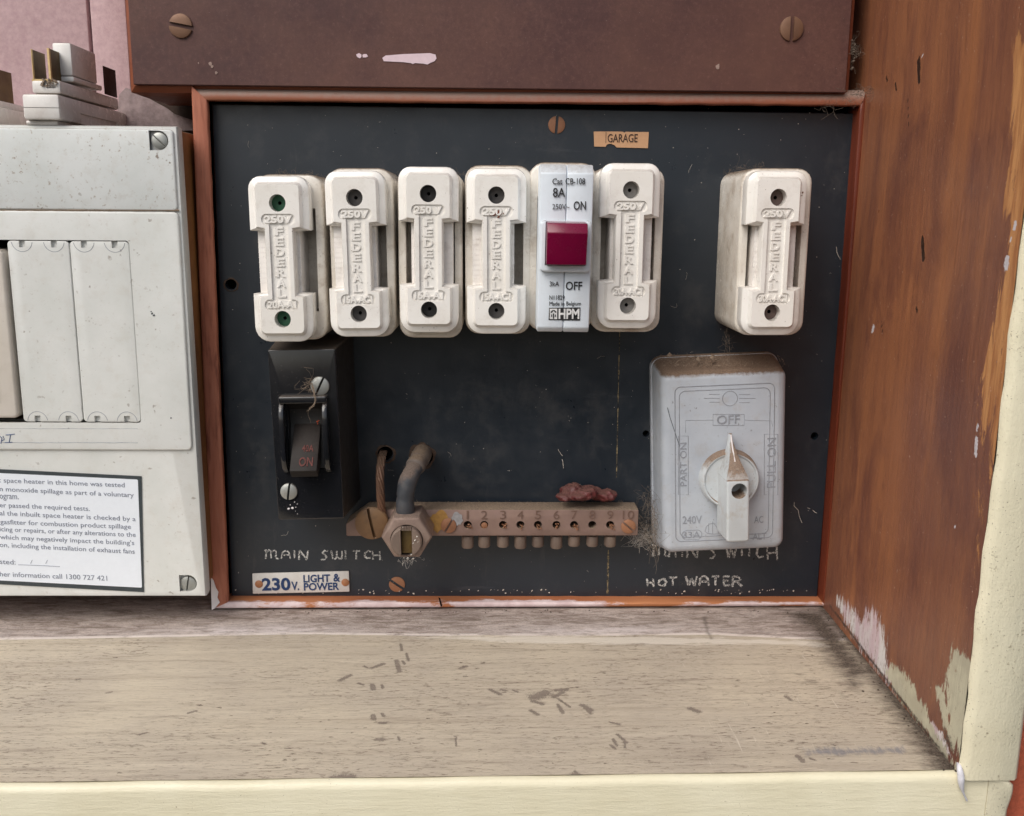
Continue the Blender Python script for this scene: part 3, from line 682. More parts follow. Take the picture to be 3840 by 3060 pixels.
def wall_attrs(P):
    Q = P[:, 1:]
    poly = lambda pts: [on_wall(u, v) for u, v in pts]
    prim = soft(sdf(Q, poly([(1760, 1262), (1785, 1268), (1802, 1290), (1812, 1305), (1830, 1288), (1838, 1285), (1850, 1300), (1862, 1335), (1868, 1395), (1890, 1420), (1905, 1450), (1900, 1470), (1860, 1430), (1810, 1360), (1780, 1310)])), .010)
    prim = np.maximum(prim, soft(sdf(Q, poly([(1955, 1515), (1965, 1520), (1985, 1545), (1998, 1575), (2005, 1600), (1990, 1585), (1965, 1545)])), .003))
    cream = soft(sdf(Q, poly([(1860, 1412), (1880, 1400), (1905, 1415), (1930, 1455), (1950, 1495), (1965, 1530), (1990, 1575), (2012, 1610), (2016, 1628), (1990, 1600), (1940, 1530), (1895, 1475)])), .009)
    cream = np.maximum(cream, soft(sdf(Q, poly([(2003, 1368), (2018, 1362), (2032, 1385), (2046, 1390), (2060, 1400), (2060, 1500), (2035, 1560), (2022, 1600), (2010, 1560), (2000, 1520), (1990, 1470), (1992, 1420), (2000, 1405)])), .008))
    cream = np.maximum(cream, .78*soft(sdf(Q, poly([(1965, 1440), (1985, 1430), (2000, 1500), (2016, 1560), (2018, 1600), (2000, 1580), (1975, 1500)])), .006))
    bare = .86*soft(sdf(Q, poly([(2128, 90), (2200, 30), (2240, 300), (2180, 520), (2120, 900), (2075, 1150), (2045, 1300), (2030, 1260), (2048, 1080), (2050, 900), (2075, 720), (2095, 640), (2118, 560), (2122, 480), (2110, 440), (2122, 330)])), .006)
    z = Q[:, 1]; y = Q[:, 0]
    fadeb = np.clip((z-.03)/.16, .45, 1); bare = bare*fadeb
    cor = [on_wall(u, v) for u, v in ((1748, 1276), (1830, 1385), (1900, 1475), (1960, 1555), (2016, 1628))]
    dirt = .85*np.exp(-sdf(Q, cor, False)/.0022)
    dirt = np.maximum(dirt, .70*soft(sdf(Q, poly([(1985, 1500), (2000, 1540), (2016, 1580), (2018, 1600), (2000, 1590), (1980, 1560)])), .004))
    dent = np.zeros(len(Q))
    for (u, v, L, wd) in ((1934, 150, 42, 7), (1936, 132, 22, 4), (1943, 527, 36, 8), (1943, 510, 20, 5), (1867, 167, 7, 4), (1886, 183, 14, 4), (1857, 690, 26, 2), (1930, 652, 8, 4), (1912, 235, 60, 1.5)):
        p0, p1 = on_wall(u-1, v-L/2), on_wall(u+1, v+L/2)
        dent = np.maximum(dent, np.clip(1-sdf(Q, [p0, p1], False)/(wd*.2e-3*1.9), 0, 1))
    fleck = np.zeros(len(Q))
    for (u, v, L, wd) in ((2120, 553, 14, 12), (2137, 475, 10, 8), (2055, 940, 34, 9), (2058, 900, 10, 6), (1838, 692, 8, 10), (1942, 118, 5, 4), (2010, 1110, 5, 4), (2128, 505, 6, 4)):
        p0, p1 = on_wall(u+1, v-L/2), on_wall(u-1, v+L/2)
        fleck = np.maximum(fleck, np.clip(1-sdf(Q, [p0, p1], False)/(wd*.2e-3*1.5), 0, 1))
    orange = np.exp(-((y+.085)/.035)**2)*(.6+.4*np.sin(z*17))
    return dict(primer=prim, cream=cream, bare=bare, dirt=dirt, dent=dent, fleck=fleck, orange=np.clip(orange, 0, 1))
wall = grid_mesh('timber_lining', 210, 560, wall_fn, wall_attrs, M['lining'])
tag(wall, 'red brown varnished timber lining of the recess with worn paint', kind='structure')

# --- pink back boards -----------------------------------------------------------
YB = -.058      # d of the back boards
gx = at(187, 40, YB)[0]; gx2 = at(192, 90, YB)[0]
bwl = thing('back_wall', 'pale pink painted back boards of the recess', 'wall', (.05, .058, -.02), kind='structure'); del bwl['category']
bm = bmesh.new(); box(bm, XL-.02, gx-.0008, .058, .070, -.03, .56); bevel_all(bm, .0012); obj('wall_board', bm, M['pink_wall'], bwl)
bm = bmesh.new(); box(bm, gx+.0009, at(270, 100, YB)[0], .058, .070, -.03, .56); bevel_all(bm, .0012); obj('wall_board', bm, M['pink_wall'], bwl)
bm = bmesh.new(); box(bm, gx-.02, gx+.02, .0705, .074, -.03, .56); obj('wall_backing', bm, M['dark'], bwl)
bm = bmesh.new(); box(bm, at(271, 100, YB)[0], .40, .062, .070, -.03, .56); obj('wall_board', bm, plain('painted_shade_board', srgb(70, 54, 46), .85), bwl)  # board coloured dark to stand in for the shade under the brown panel

# --- brown upper panel with chamfered edges, two screws -------------------------
DP = .012
p_bl = at(281, 178, DP); p_tl = at(266, -40, DP); p_br = at(1782, 180, DP); p_tr = at(1797, -40, DP)
pan = thing('mounting_panel', 'dark red brown hardboard panel with chamfered edges above the switchboard', 'panel', ((p_bl[0]+p_br[0])/2, .0575, p_bl[2]))
x0, x1, z0, z1 = (p_bl[0]+p_tl[0])/2, (p_br[0]+p_tr[0])/2, p_bl[2], .50
bm = bmesh.new(); box(bm, x0, x1, -DP, -DP+.003, z0, z1); bevel_all(bm, .0004, 1); obj('panel_face', bm, M['brown_panel'], pan)
bm = bmesh.new(); ch = .0034
loft(bm, [[(a, y, b) for a, b in ((x0-k, z0-k), (x1+k, z0-k), (x1+k, z1+k), (x0-k, z1+k))] for k, y in ((0.0002, -DP+.0032), (ch, -DP+.0032+.0026), (ch, .0575))])
obj('panel_edge', bm, M['panel_wood'], pan)
def slot_screw(name, u, v, d, rpx, m, parent, ang, dome=.25, slot=.16, depth=.35, mm_h=1.6, n=28):
    """countersunk or round screw head with a real slot; a part of what it fixes"""
    c = at(u, v, d); r = np.linalg.norm(at(u+rpx, v, d)-c); h = mm_h*.001
    bm = bmesh.new()
    prof = [(r*.98, c[1]+.001), (r, c[1]-h*.35)]
    for k in (1, .85, .6, .3, .02): prof.append((r*k*.97, c[1]-h*.5-h*(1+dome)*.5*math.sqrt(max(0, 1-k*k*.9))))
    lathe(bm, c[0], c[2], prof, n)
    o = obj(name, bm, m, parent)
    cb = bmesh.new(); L = r*1.3; s = r*slot
    ca, sa = math.cos(R(ang)), math.sin(R(ang))
    pts = [(-L, -s), (L, -s), (L, s), (-L, s)]
    org = Vector((0, 0, 0)); p = parent
    while p is not None: org += p.location; p = p.parent
    ring = [[(c[0]-org.x+a*ca-b*sa, y-org.y, c[2]-org.z+a*sa+b*ca) for a, b in pts] for y in (c[1]-h*(1+dome)-.002, c[1]+h*.15)]
    loft(cb, ring)
    cut(o, cb, mm=False)
    return o
slot_screw('screw', 381, 55, DP, 25, M['wood_screw'], pan, -10)
slot_screw('screw', 1666, 61, DP, 25, M['wood_screw'], pan, 90)
def blot(bm, pts, d, th=.0003):
    P = [at(u, v, d) for u, v in pts]
    loft(bm, [[p for p in P], [(p[0], p[1]-th, p[2]) for p in P]])
bm = bmesh.new()
blot(bm, [(805, 122), (808, 129), (828, 130), (850, 131), (865, 133), (869, 135), (874, 133), (890, 134), (900, 136), (905, 133), (915, 129), (919, 123), (917, 115), (905, 112), (880, 113), (850, 114), (825, 116), (812, 117)], DP)
blot(bm, [(750, 115), (752, 120), (758, 123), (761, 120), (761, 115), (756, 112)], DP); blot(bm, [(763, 116), (764, 121), (770, 121), (775, 119), (772, 114), (766, 114)], DP)
obj('paint_smear', bm, M['pink_paint'], pan)
MF = plain('dull_fleck', srgb(164, 140, 130), .8)
for (u, v, r_) in ((443, 134, 3.4), (447, 140, 2.6), (455, 153, 3), (418, 133, 1.4), (1511, 141, 5)):
    P = [(u+r_*1.3*math.cos(a)*random.uniform(.5, 1), v+r_*1.8*math.sin(a)*random.uniform(.5, 1)) for a in np.linspace(0, 6.28, 8)[:-1]]
    bm = bmesh.new(); blot(bm, P, DP); obj('paint_fleck', bm, MF, pan)

# --- timber frame round the black panel -----------------------------------------
DF = .010
fo = dict(tl=at(401, 179, DF), tr=at(1829, 186, DF), bl=at(446, 1283, DF), br=at(1740, 1279, DF))
fi = dict(tl=at(436, 212, DF), tr=at(1811, 223, DF), bl=at(480, 1268, DF), br=at(1733, 1269, DF))
fr = thing('panel_frame', 'red orange timber frame mitred around the black switchboard panel', 'frame', ((fo['bl'][0]+fo['br'][0])/2, .0575, fo['bl'][2]))
def rail(name, a_o, b_o, a_i, b_i, m, ro=.003, ri=.0010, n=40, paint=False, rebate=False):
    rings = []
    for k in range(n+1):
        s = k/n
        o_, i_ = V(a_o)*(1-s)+V(b_o)*s, V(a_i)*(1-s)+V(b_i)*s
        o_ = Vector((o_.x, 0, o_.z)); i_ = Vector((i_.x, 0, i_.z)); dr = (i_-o_); L = dr.length; dr = dr/L
        w1 = .00012*math.sin(s*37+L*9000)+.0001*math.sin(s*91)
        prof = [(0, .0575)]+[(ro*(1-math.cos(R(q_))), -DF+ro*(1-math.sin(R(q_)))) for q_ in range(0, 91, 15)]+[(L-ri+w1, -DF), (L-ri*.3+w1, -DF+ri*.3), (L+w1, -DF+ri), (L+w1, -DF+.0034), (L-.005, -DF+.0036), (L-.005, .0575)] if rebate else [(0, .0575)]+[(ro*(1-math.cos(R(q_))), -DF+ro*(1-math.sin(R(q_)))) for q_ in range(0, 91, 15)]+[(L-ri+w1, -DF), (L-ri*.3+w1, -DF+ri*.3), (L+w1, -DF+ri), (L, .0575)]
        rings.append([o_+dr*p+Vector((0, y, 0)) for p, y in prof])
    bm = bmesh.new(); loft(bm, rings)
    o = obj(name, bm, m, fr, smooth=50)
    if paint:
        me = o.data; a = me.attributes.new('paint', 'FLOAT', 'POINT')
        zz = np.array([v_.co.z for v_ in me.vertices]); yy = np.array([v_.co.y+.0575 for v_ in me.vertices]); xx = np.array([v_.co.x for v_ in me.vertices])
        zr = (zz-zz.min())/(np.ptp(zz)+1e-9)
        a.data.foreach_set('value', np.clip(1.12-zr*1.35-np.clip((xx-.06)/.1, 0, 1)*.25, 0, 1).astype(np.float32))
    return o
rail('top_rail', fo['tl'], at(1837, 186, DF), fi['tl'], fi['tr'], M['frame_h'], ro=.008, rebate=True)
rail('stile', fo['bl'], fo['tl'], fi['bl'], fi['tl'], M['stile'], ro=.0018, rebate=True)
rail('stile', fo['tr'], fo['br'], fi['tr'], fi['br'], M['stile_dark'])
rail('bottom_rail', fo['br'], fo['bl'], fi['br'], fi['bl'], M['bottom_rail'], paint=True)
bm = bmesh.new()
blot(bm, [(446, 1284), (444, 1215), (450, 1222), (455, 1238), (460, 1246), (458, 1258), (463, 1268), (452, 1281)], DF+.0002)
obj('paint_smear', bm, M['white_paint'], fr)
bm = bmesh.new(); blot(bm, [(923, 1257), (927, 1259), (931, 1276), (928, 1277)], DF+.0002); obj('pencil_mark', bm, M['dark'], fr)

# --- the black panel -------------------------------------------------------------
pb = dict(tl=at(445, 218, 0), tr=at(1800, 238, 0), bl=at(487, 1256, 0), br=at(1721, 1258, 0))
sb = thing('switchboard_panel', 'black switchboard panel with chalk lettering inside the timber frame', 'switchboard', ((pb['bl'][0]+pb['br'][0])/2, 0, pb['bl'][2]))
bm = bmesh.new()
loft(bm, [[(pb[k][0]+sx*e, y, pb[k][2]+sz*e) for k, sx, sz in (('bl', 1, 1), ('br', -1, 1), ('tr', -1, -1), ('tl', 1, -1))] for e, y in ((0, .006), (0, .0006), (.0006, 0))])
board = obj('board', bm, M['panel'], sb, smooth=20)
cb = bmesh.new()
for (u, v, r_) in ((486, 598, 12), (1715, 918, 8), (1360, 913, 7), (810, 953, 17), (889, 957, 24)):
    c = at(u, v, 0)-np.array(sb.location); rad = np.linalg.norm(at(u+r_, v, 0)-at(u, v, 0))
    lathe(cb, c[0], c[2], [(rad, -.003), (rad*1.0, .010)], 20)
cut(board, cb, mm=False, smooth=20)
bm = bmesh.new(); box(bm, pb['tl'][0]-.012, pb['br'][0]+.002, .0075, .0095, pb['bl'][2]-.002, pb['tl'][2]+.012); obj('backing', bm, M['dark'], sb)
MR = plain('scuffed_rim', srgb(84, 66, 54), .9, var=.5, scale=900)
for (u, v, r_) in ((487, 600, 13.5), (812, 956, 19), (889, 960, 26)):
    c = at(u, v, 0)
    ring0, ring1 = [], []
    for i in range(26):
        a = 2*math.pi*i/26; rad = r_*.277e-3*random.uniform(1.0, 1.22); r0 = r_*.277e-3*.9
        ring0.append((c[0]+r0*math.cos(a), -.0006, c[2]+r0*math.sin(a))); ring1.append((c[0]+rad*math.cos(a), -.00015, c[2]+rad*math.sin(a)))
    bm = bmesh.new(); loft(bm, [ring0, ring1], False, False); obj('hole_rim', bm, MR, sb)
slot_screw('screw', 1172, 263, 0, 18, M['copper_screw'], sb, 86, mm_h=.8)
slot_screw('screw', 836, 1230, 0, 17, M['copper_screw'], sb, -35, mm_h=.8)
# handwriting
bm = bmesh.new()
zc = lambda x: (740+x/2.3956)/K
zv = lambda y: (1950+y/2.3956)/K
chalk(bm, 'mAINSUITCH.', [(zc(600), zc(725), zv(270), zv(350)), (zc(755), zc(835), zv(278), zv(345)), (zc(855), zc(895), zv(275), zv(345)), (zc(915), zc(1000), zv(272), zv(357)),
      (zc(1110), zc(1180), zv(275), zv(355)), (zc(1205), zc(1300), zv(275), zv(350)), (zc(1315), zc(1350), zv(275), zv(350)), (zc(1395), zc(1465), zv(275), zv(355)),
      (zc(1500), zc(1560), zv(275), zv(345)), (zc(1575), zc(1645), zv(278), zv(358)), (zc(1655), zc(1675), zv(345), zv(358))], .0002, .0010)
CH = lambda b: (bmesh.ops.recalc_face_normals(b, faces=b.faces), obj('chalk_lettering', b, M['chalk'], sb, smooth=0))
CH(bm); bm = bmesh.new()
hx = lambda x: (2380+x/1.753)/K
hz = lambda y: (1280+y/1.753)/K
chalk(bm, 'HOTWATER', [(hx(82), hx(125), hz(1560), hz(1612)), (hx(155), hx(210), hz(1562), hz(1608)), (hx(225), hx(280), hz(1552), hz(1605)), (hx(335), hx(410), hz(1545), hz(1605)),
      (hx(425), hx(490), hz(1545), hz(1605)), (hx(505), hx(560), hz(1545), hz(1602)), (hx(582), hx(630), hz(1545), hz(1605)), (hx(640), hx(705), hz(1545), hz(1612))], .0002, .0013)
CH(bm); bm = bmesh.new()
chalk(bm, '.mAINSWITCH', [(hx(78), hx(95), hz(1380), hz(1400)), (hx(110), hx(215), hz(1335), hz(1415)), (hx(225), hx(270), hz(1330), hz(1420)), (hx(295), hx(330), hz(1330), hz(1415)), (hx(345), hx(425), hz(1340), hz(1425)), (hx(490), hx(540), hz(1340), hz(1425)),
      (hx(600), hx(670), hz(1340), hz(1425)), (hx(690), hx(720), hz(1335), hz(1410)), (hx(735), hx(775), hz(1335), hz(1415)), (hx(800), hx(850), hz(1340), hz(1425)), (hx(870), hx(940), hz(1350), hz(1435))], .0002, .0011)
CH(bm)
# scored vertical join
t = NT('scored_line'); cl = t.mix(t.rng(t.noise(260, 4, .7), .42, .6), (.02, .02, .022, 1), srgb(150, 134, 100)); M['score'] = t.set(cl, .9)
for (ua, va, ub, vb, wd) in ((1303, 770, 1298, 1005, .00045), (1281, 1158, 1279, 1250, .0007), (1305, 690, 1303, 770, .0003)):
    bm = bmesh.new()
    for k in range(24):
        s0, s1 = k/24, (k+1)/24
        p, q = at(ua+(ub-ua)*s0, va+(vb-va)*s0, .00012), at(ua+(ub-ua)*s1, va+(vb-va)*s1, .00012)
        w0_ = wd*random.uniform(.3, 1)
        a, b, c, d_ = (bm.verts.new(x_) for x_ in (p+np.array([-w0_, 0, 0]), p+np.array([w0_, 0, 0]), q+np.array([w0_, 0, 0]), q+np.array([-w0_, 0, 0])))
        bm.faces.new((a, b, c, d_))
    obj('scored_line', bm, M['score'], sb, smooth=0)

# --- labels on the panel -----------------------------------------------------------
lb = thing('paper_label', 'small tan paper label reading GARAGE on the black panel', 'label', at(1308, 308, 0))
bm = bmesh.new()
pts = [(1250, 277), (1300, 277), (1312, 277.5), (1314, 279.5), (1317, 277.5), (1366, 278), (1365, 295), (1364, 312), (1298, 310.5), (1294, 306), (1287, 303), (1281, 303), (1277, 305), (1275, 309), (1251, 308.5), (1250.5, 292)]
blot(bm, pts, .0004, .0003); obj('paper', bm, M['label'], lb)
bm = bmesh.new(); text_at(bm, 'GARAGE', 1279, 1342, 282, 299.5, .0008, .0002, bold=.004)
blot(bm, [(1275.5, 277.5), (1276.5, 277.5), (1276, 301), (1275, 301)], .0008, .0001); obj('lettering', bm, M['label_ink'], lb, smooth=0)

pl = thing('enamel_plate', 'white enamel plate with blue lettering 230v light and power', 'plate', at(634, 1248, 0))
bm = bmesh.new(); blot(bm, [(532, 1206), (735, 1201), (736.5, 1244.5), (533, 1249)], .0003, .0012); bevel_all(bm, .0004); obj('plate', bm, M['enamel'], pl)
bm = bmesh.new()
text_at(bm, '230', 552, 612, 1217, 1244, .0016, .0002, bold=.03, dv=-1.0); text_at(bm, 'V.', 614, 630, 1224.5, 1242.5, .0016, .0002, bold=.02)
text_at(bm, 'LIGHT', 639, 695, 1210.5, 1226.5, .0016, .0002, bold=.02, dv=-1.5); text_at(bm, '&', 702, 716, 1208, 1224.5, .0016, .0002, bold=.02)
text_at(bm, 'POWER', 640, 714, 1227.5, 1243.5, .0016, .0002, bold=.02, dv=-1.5)
obj('lettering', bm, M['blue_ink'], pl, smooth=0)
for (u, v) in ((545, 1230), (727, 1226.5)):
    c = at(u, v, .0018); bm = bmesh.new(); lathe(bm, c[0], c[2], [(.0024, c[1]+.001), (.0024, c[1]), (.0015, c[1]-.0005), (.0003, c[1]-.0006)], 18); obj('rivet', bm, M['rivet'], pl)

# ------------------------------------------------------------------ fuses
def I_out(bw_, ww, zt, zt1, zb1, zb, rt, rb, y, n=5):
    pts = []
    def arc(cx, cz, r, a0, a1):
        for i in range(n+1):
            a = R(a0+(a1-a0)*i/n); pts.append((cx+r*math.cos(a), y, cz+r*math.sin(a)))
    arc(bw_-rt, zt-rt, rt, 0, 90); arc(-bw_+rt, zt-rt, rt, 90, 180)
    pts.append((-bw_, y, zt1)); pts.append((-ww, y, zt1-.6)); pts.append((-ww, y, zb1+.6)); pts.append((-bw_, y, zb1))
    arc(-bw_+rb, zb+rb, rb, 180, 270); arc(bw_-rb, zb+rb, rb, 270, 360)
    pts.append((bw_, y, zb1)); pts.append((ww, y, zb1+.6)); pts.append((ww, y, zt1-.6)); pts.append((bw_, y, zt1))
    return pts
bm = bmesh.new()
loft(bm, [I_out(15.6, 7.6, 42, 15.3, -17.3, -42.2, 6.5, 8, -46), I_out(15.9, 8.0, 42.2, 15, -17, -42.2, 6.5, 8, -56.2),
          I_out(15.6, 7.9, 41.9, 15.2, -17.2, -41.9, 6.3, 7.8, -57.2), I_out(14.7, 7.7, 41, 15.6, -17.6, -41, 5.8, 7.2, -57.9),
          I_out(12.6, 7.6, 39.2, 16.2, -18.2, -38.8, 3.2, 3.6, -58.4), I_out(11.6, 7.4, 38.4, 16.6, -18.6, -37.6, 2.2, 2.6, -60.4), I_out(11.2, 7.0, 38, 17.0, -19, -37.2, 2.0, 2.4, -61)])
carrier0 = obj('carrier', bm, M['ceramic'], mm=True)
cb = bmesh.new()
for z in (28.8, -29.9): lathe(cb, 0, z, [(4.35, -63), (4.2, -52)], 28)
cut(carrier0, cb)
cb = bmesh.new(); rbox(cb, 0, 20.6, 17.6, 5.6, 2.6, -60.1, -64, 0); rbox(cb, 0, -22.6, 18.2, 5.6, 2.6, -60.1, -64, 0); cut(carrier0, cb)
cb = bmesh.new(); box(cb, -4.9, 4.9, -59.6, -65, -20.4, 18.6); cut(carrier0, cb)
print('carrier faces', len(carrier0.data.polygons))
bm = bmesh.new(); rbox(bm, 0, 0, 35, 90, 7.5, 0, -48, 1.8)
base0 = obj('base', bm, M['ceramic_base'], mm=True)
cb = bmesh.new(); box(cb, -13.4, 13.4, -32, -52, -29, 27); cut(base0, cb)
bm = bmesh.new(); rbox(bm, 0, -1, 22.4, 54, .8, -31.5, -53.6, .6)
for k in range(9): box(bm, -11.21, 11.21, -53.2, -53.75, 9-k*2.6, 9.25-k*2.6)
insert0 = obj('ceramic_insert', bm, M['ceramic_in'], mm=True)
discs = {}
for nm in ('green', 'grey', 'black', 'light', 'brown'):
    bm = bmesh.new(); lathe(bm, 0, 0, [(4.25, -53.2), (4.25, -54.9), (2.2, -55.2), (.95, -55.0), (.8, -53.4)], 24, cap1=True)
    discs[nm] = obj('socket', bm, M['hole_'+nm], mm=True)
for o in [carrier0, base0, insert0]+list(discs.values()): COL.objects.unlink(o)
for nm in discs:
    discs[nm].data.materials.append(M['dark'])
    for p in discs[nm].data.polygons:
        c = p.center
        if math.hypot(c.x, c.z) < .00088: p.material_index = 1
def put(src, parent, loc=(0, 0, 0), ry=0.):
    o = src.copy(); COL.objects.link(o); o.parent = parent; o.location = loc; o.rotation_euler = (0, ry, 0); return o
def fuse(label, h1, h2, base_px, nm, rating, slit, volt='250V'):
    a, b = at(*h1, .0575), at(*h2, .0575)
    ctr = (a*29.9+b*28.8)/58.7
    tilt = math.atan2(a[0]-b[0], a[2]-b[2])
    u0, u1, v0, v1 = base_px
    q = [at(u0, v0, .048), at(u1, v1, .048)]
    bc = ((q[0][0]+q[1][0])/2, 0, (q[0][2]+q[1][2])/2)
    root = thing('fuse', label, 'fuse', bc, 'white ceramic fuses in a row')
    root.rotation_euler = (0, 0, 0)
    bo = put(base0, root, ry=tilt*.6); bo.scale = (min(1.06, max(.94, abs(q[1][0]-q[0][0])/.035)), 1, min(1.05, max(.95, abs(q[1][2]-q[0][2])/.09)))
    off = (ctr[0]-bc[0], 0, ctr[2]-bc[2])
    co = put(carrier0, root, off, tilt); co.scale = (.97, 1, 1)
    io = put(insert0, co, (slit*-1.6e-3, 0, 0)); io.name = 'ceramic_insert'
    for z in (28.8, -29.9):
        s = put(discs[nm], co, (0, 0, z*.001))
    bm = bmesh.new(); mm_ = .001
    n_ = len(volt)
    text(bm, volt, (-7.2*mm_, -.0601, 18.75*mm_), (14.4*mm_, 0, 0), (0, 0, 3.9*mm_), (0, -.0008, 0), .035, .006)
    text(bm, rating, (-7.6*mm_, -.0601, -24.4*mm_), (15.2*mm_, 0, 0), (0, 0, 3.8*mm_), (0, -.0008, 0), .035, .006)
    for k, chx in enumerate('FEDERAL'):
        z = 14.6-k*5.25
        text(bm, chx, (-2.3*mm_, -.0596, (z-2.0)*mm_), (4.6*mm_, 0, 0), (0, 0, 4.2*mm_), (0, -.0006, 0), .03, .006)
    obj('lettering', bm, M['ceramic'], co, world=False, smooth=30)
    return root
fuse('white ceramic fuse with green sockets, marked 20A, above the black main switch', (587, 431), (598, 667), (537, 689, 366, 716), 'green', '20A-A1', 1)
fuse('white ceramic fuse with dark grey sockets and no stain, marked 15A-AC1, beside the green-socketed one', (748, 419), (757, 657), (690, 833, 353, 710), 'grey', '15A-AC1', 1)
fuse('white ceramic fuse with black sockets, marked 15A-A1', (902, 411), (904, 648), (836, 974, 358, 712), 'black', '15A-A1', -1, '250 V')
f4 = fuse('white ceramic fuse with a rusty stain across its 250V marking', (1045, 412), (1045, 653), (979, 1116, 347, 704), 'grey', '15A-AC1', 1)
fuse('white ceramic fuse with pale grey sockets beneath the GARAGE label', (1327, 403), (1320, 640), (1249, 1390, 350, 700), 'light', '20A-AC1', -1)
fuse('white ceramic fuse with brown sockets standing apart above the grey rotary switch', (1635, 418), (1622, 655), (1561, 1693, 353, 707), 'brown', '30A-AC1', -1)
bm = bmesh.new()
for (u, v, r_) in ((1048, 449, 6), (1040, 452, 5), (1054, 451, 4), (1051, 444, 4), (1050, 457, 4), (1034, 453, 3), (1060, 449, 2.5)): flake(bm, at(u, v, .0606), r_*.24e-3, 7, .3)
st = obj('stain', bm, plain('rust_stain', srgb(128, 74, 56), .9), f4, smooth=0)

def chips(pts, parent, m, d):
    for (u, v, r_) in pts:
        b2 = bmesh.new(); flake(b2, at(u, v, d), r_*.24e-3, 7, .15); obj('chip', b2, m, parent, smooth=0)
CHM = plain('chipped_glaze', srgb(132, 100, 84), .9, var=.4, scale=900)
FS = [o for o in COL.objects if o.get('category') == 'fuse']
chips(((924, 393, 2.6), (921, 402, 1.6), (927, 385, 1.6)), FS[2], CHM, .0586)
chips(((1690, 405, 2.6), (1688, 412, 1.8), (1587, 452, 2.2), (1594, 468, 2), (1602, 459, 1.8)), FS[5], CHM, .0586)
chips(((1012, 400, 1.3), (984, 438, 1.4)), FS[3], CHM, .0586)

# ------------------------------------------------------------------ circuit breaker on its fuse base
DB = .071
cbk = at(1190, 520, DB); bx0, bx1 = at(1135, 520, DB)[0], at(1246, 520, DB)[0]
zt, zb = at(1190, 345, DB)[2], at(1185, 700, DB)[2]
br = thing('circuit_breaker', 'white plug-in circuit breaker with red toggle between two ceramic fuses', 'circuit breaker', (cbk[0], 0, (zt+zb)/2))
tb = math.atan2(at(1196, 360, DB)[0]-at(1187, 690, DB)[0], at(1196, 360, DB)[2]-at(1187, 690, DB)[2])
H = (zt-zb)*1000; Wd = 26.4
bo = put(base0, br, ((at(1182, 530, .048)-cbk)[0], 0, 0), tb*.6); bo.scale = (.98, 1, .97)
for sx in (-1, 1):
    bm = bmesh.new()
    prof = [(H/2, -10), (H/2, -66), (H/2-4.5, -70.6), (-H/2+2.5, -71), (-H/2, -68.5), (-H/2, -10)]
    extrude_x(bm, prof, sx*.12, sx*Wd/2); bevel_all(bm, .7, 2, 20)
    o = obj('housing_half', bm, M['breaker'], br, mm=True); o.rotation_euler = (0, tb, 0)
zt_ = (at(1195, 514, DB+.004)[2]-br.location[2])*1000
bm = bmesh.new()
outer = [(-12.7, -71), (12.7, -71)]
rbox(bm, 0, zt_-1.2, 25.6, 25.5, 2.2, -70, -74.6, 1.2)
o = obj('collar', bm, M['breaker'], br, mm=True); o.rotation_euler = (0, tb, 0)
cb = bmesh.new(); box(cb, -10.3, 10.3, -71.5, -80, zt_-10.6, zt_+14); cut(o, cb)
bm = bmesh.new()
extrude_x(bm, [(zt_+11, -71.2), (zt_+10.2, -82), (zt_+5.6, -84.6), (zt_-5, -81.6), (zt_-10, -80.8), (zt_-10.2, -71.2)], -9.9, 9.9); bevel_all(bm, .5, 2, 15)
o = obj('toggle', bm, M['red'], br, mm=True); o.rotation_euler = (0, tb, 0)
bm = bmesh.new(); dd = DB+.0002
for (s, u0, u1, v0, v1, bo_) in (('Cat', 1163, 1184, 375.5, 388, .008), ('CB-108', 1190.5, 1232, 375, 388.5, .008), ('8A', 1164, 1190, 395.5, 415, .01), ('250V~', 1163, 1199, 429.5, 440.7, 0), ('ON', 1207.5, 1233.5, 423.5, 442, .014),
        ('3kA', 1157, 1177, 592.6, 602.8, 0), ('OFF', 1191, 1225.5, 592.8, 610.7, .014), ('N11829', 1156.5, 1188.6, 621.6, 631, 0), ('Made in', 1156.5, 1188, 634.8, 643.5, 0), ('Belgium', 1192, 1223, 634.8, 645.5, 0)):
    text_at(bm, s, u0, u1, v0, v1, dd, .00012, bold=bo_)
blot(bm, [(1156, 648), (1222, 647), (1221, 675), (1155, 673.5)], dd, .0001)
obj('lettering', bm, M['ink'], br, smooth=0)
bm = bmesh.new(); text_at(bm, 'HPM', 1176, 1219.5, 650, 671.5, dd+.00012, .00012, bold=.03); blot(bm, [(1157.5, 650), (1173, 650), (1173, 672), (1157.5, 671.5)], dd+.00012, .0001)
obj('logo_lettering', bm, M['white_ink'], br, smooth=0)
bm = bmesh.new()
for pts in ([(1164.2, 660), (1166.6, 660), (1166.6, 671), (1164.2, 671)], [(1159, 656.5), (1164.5, 652), (1166, 654), (1160.5, 659)], [(1171.8, 656.5), (1166.5, 652), (1165, 654), (1170, 659)], [(1160.5, 662), (1162.4, 662), (1162.4, 667), (1160.5, 667)], [(1168.5, 662), (1170.4, 662), (1170.4, 667), (1168.5, 667)]):
    blot(bm, pts, dd+.00025, .0001)
obj('logo_mark', bm, M['ink'], br, smooth=0)

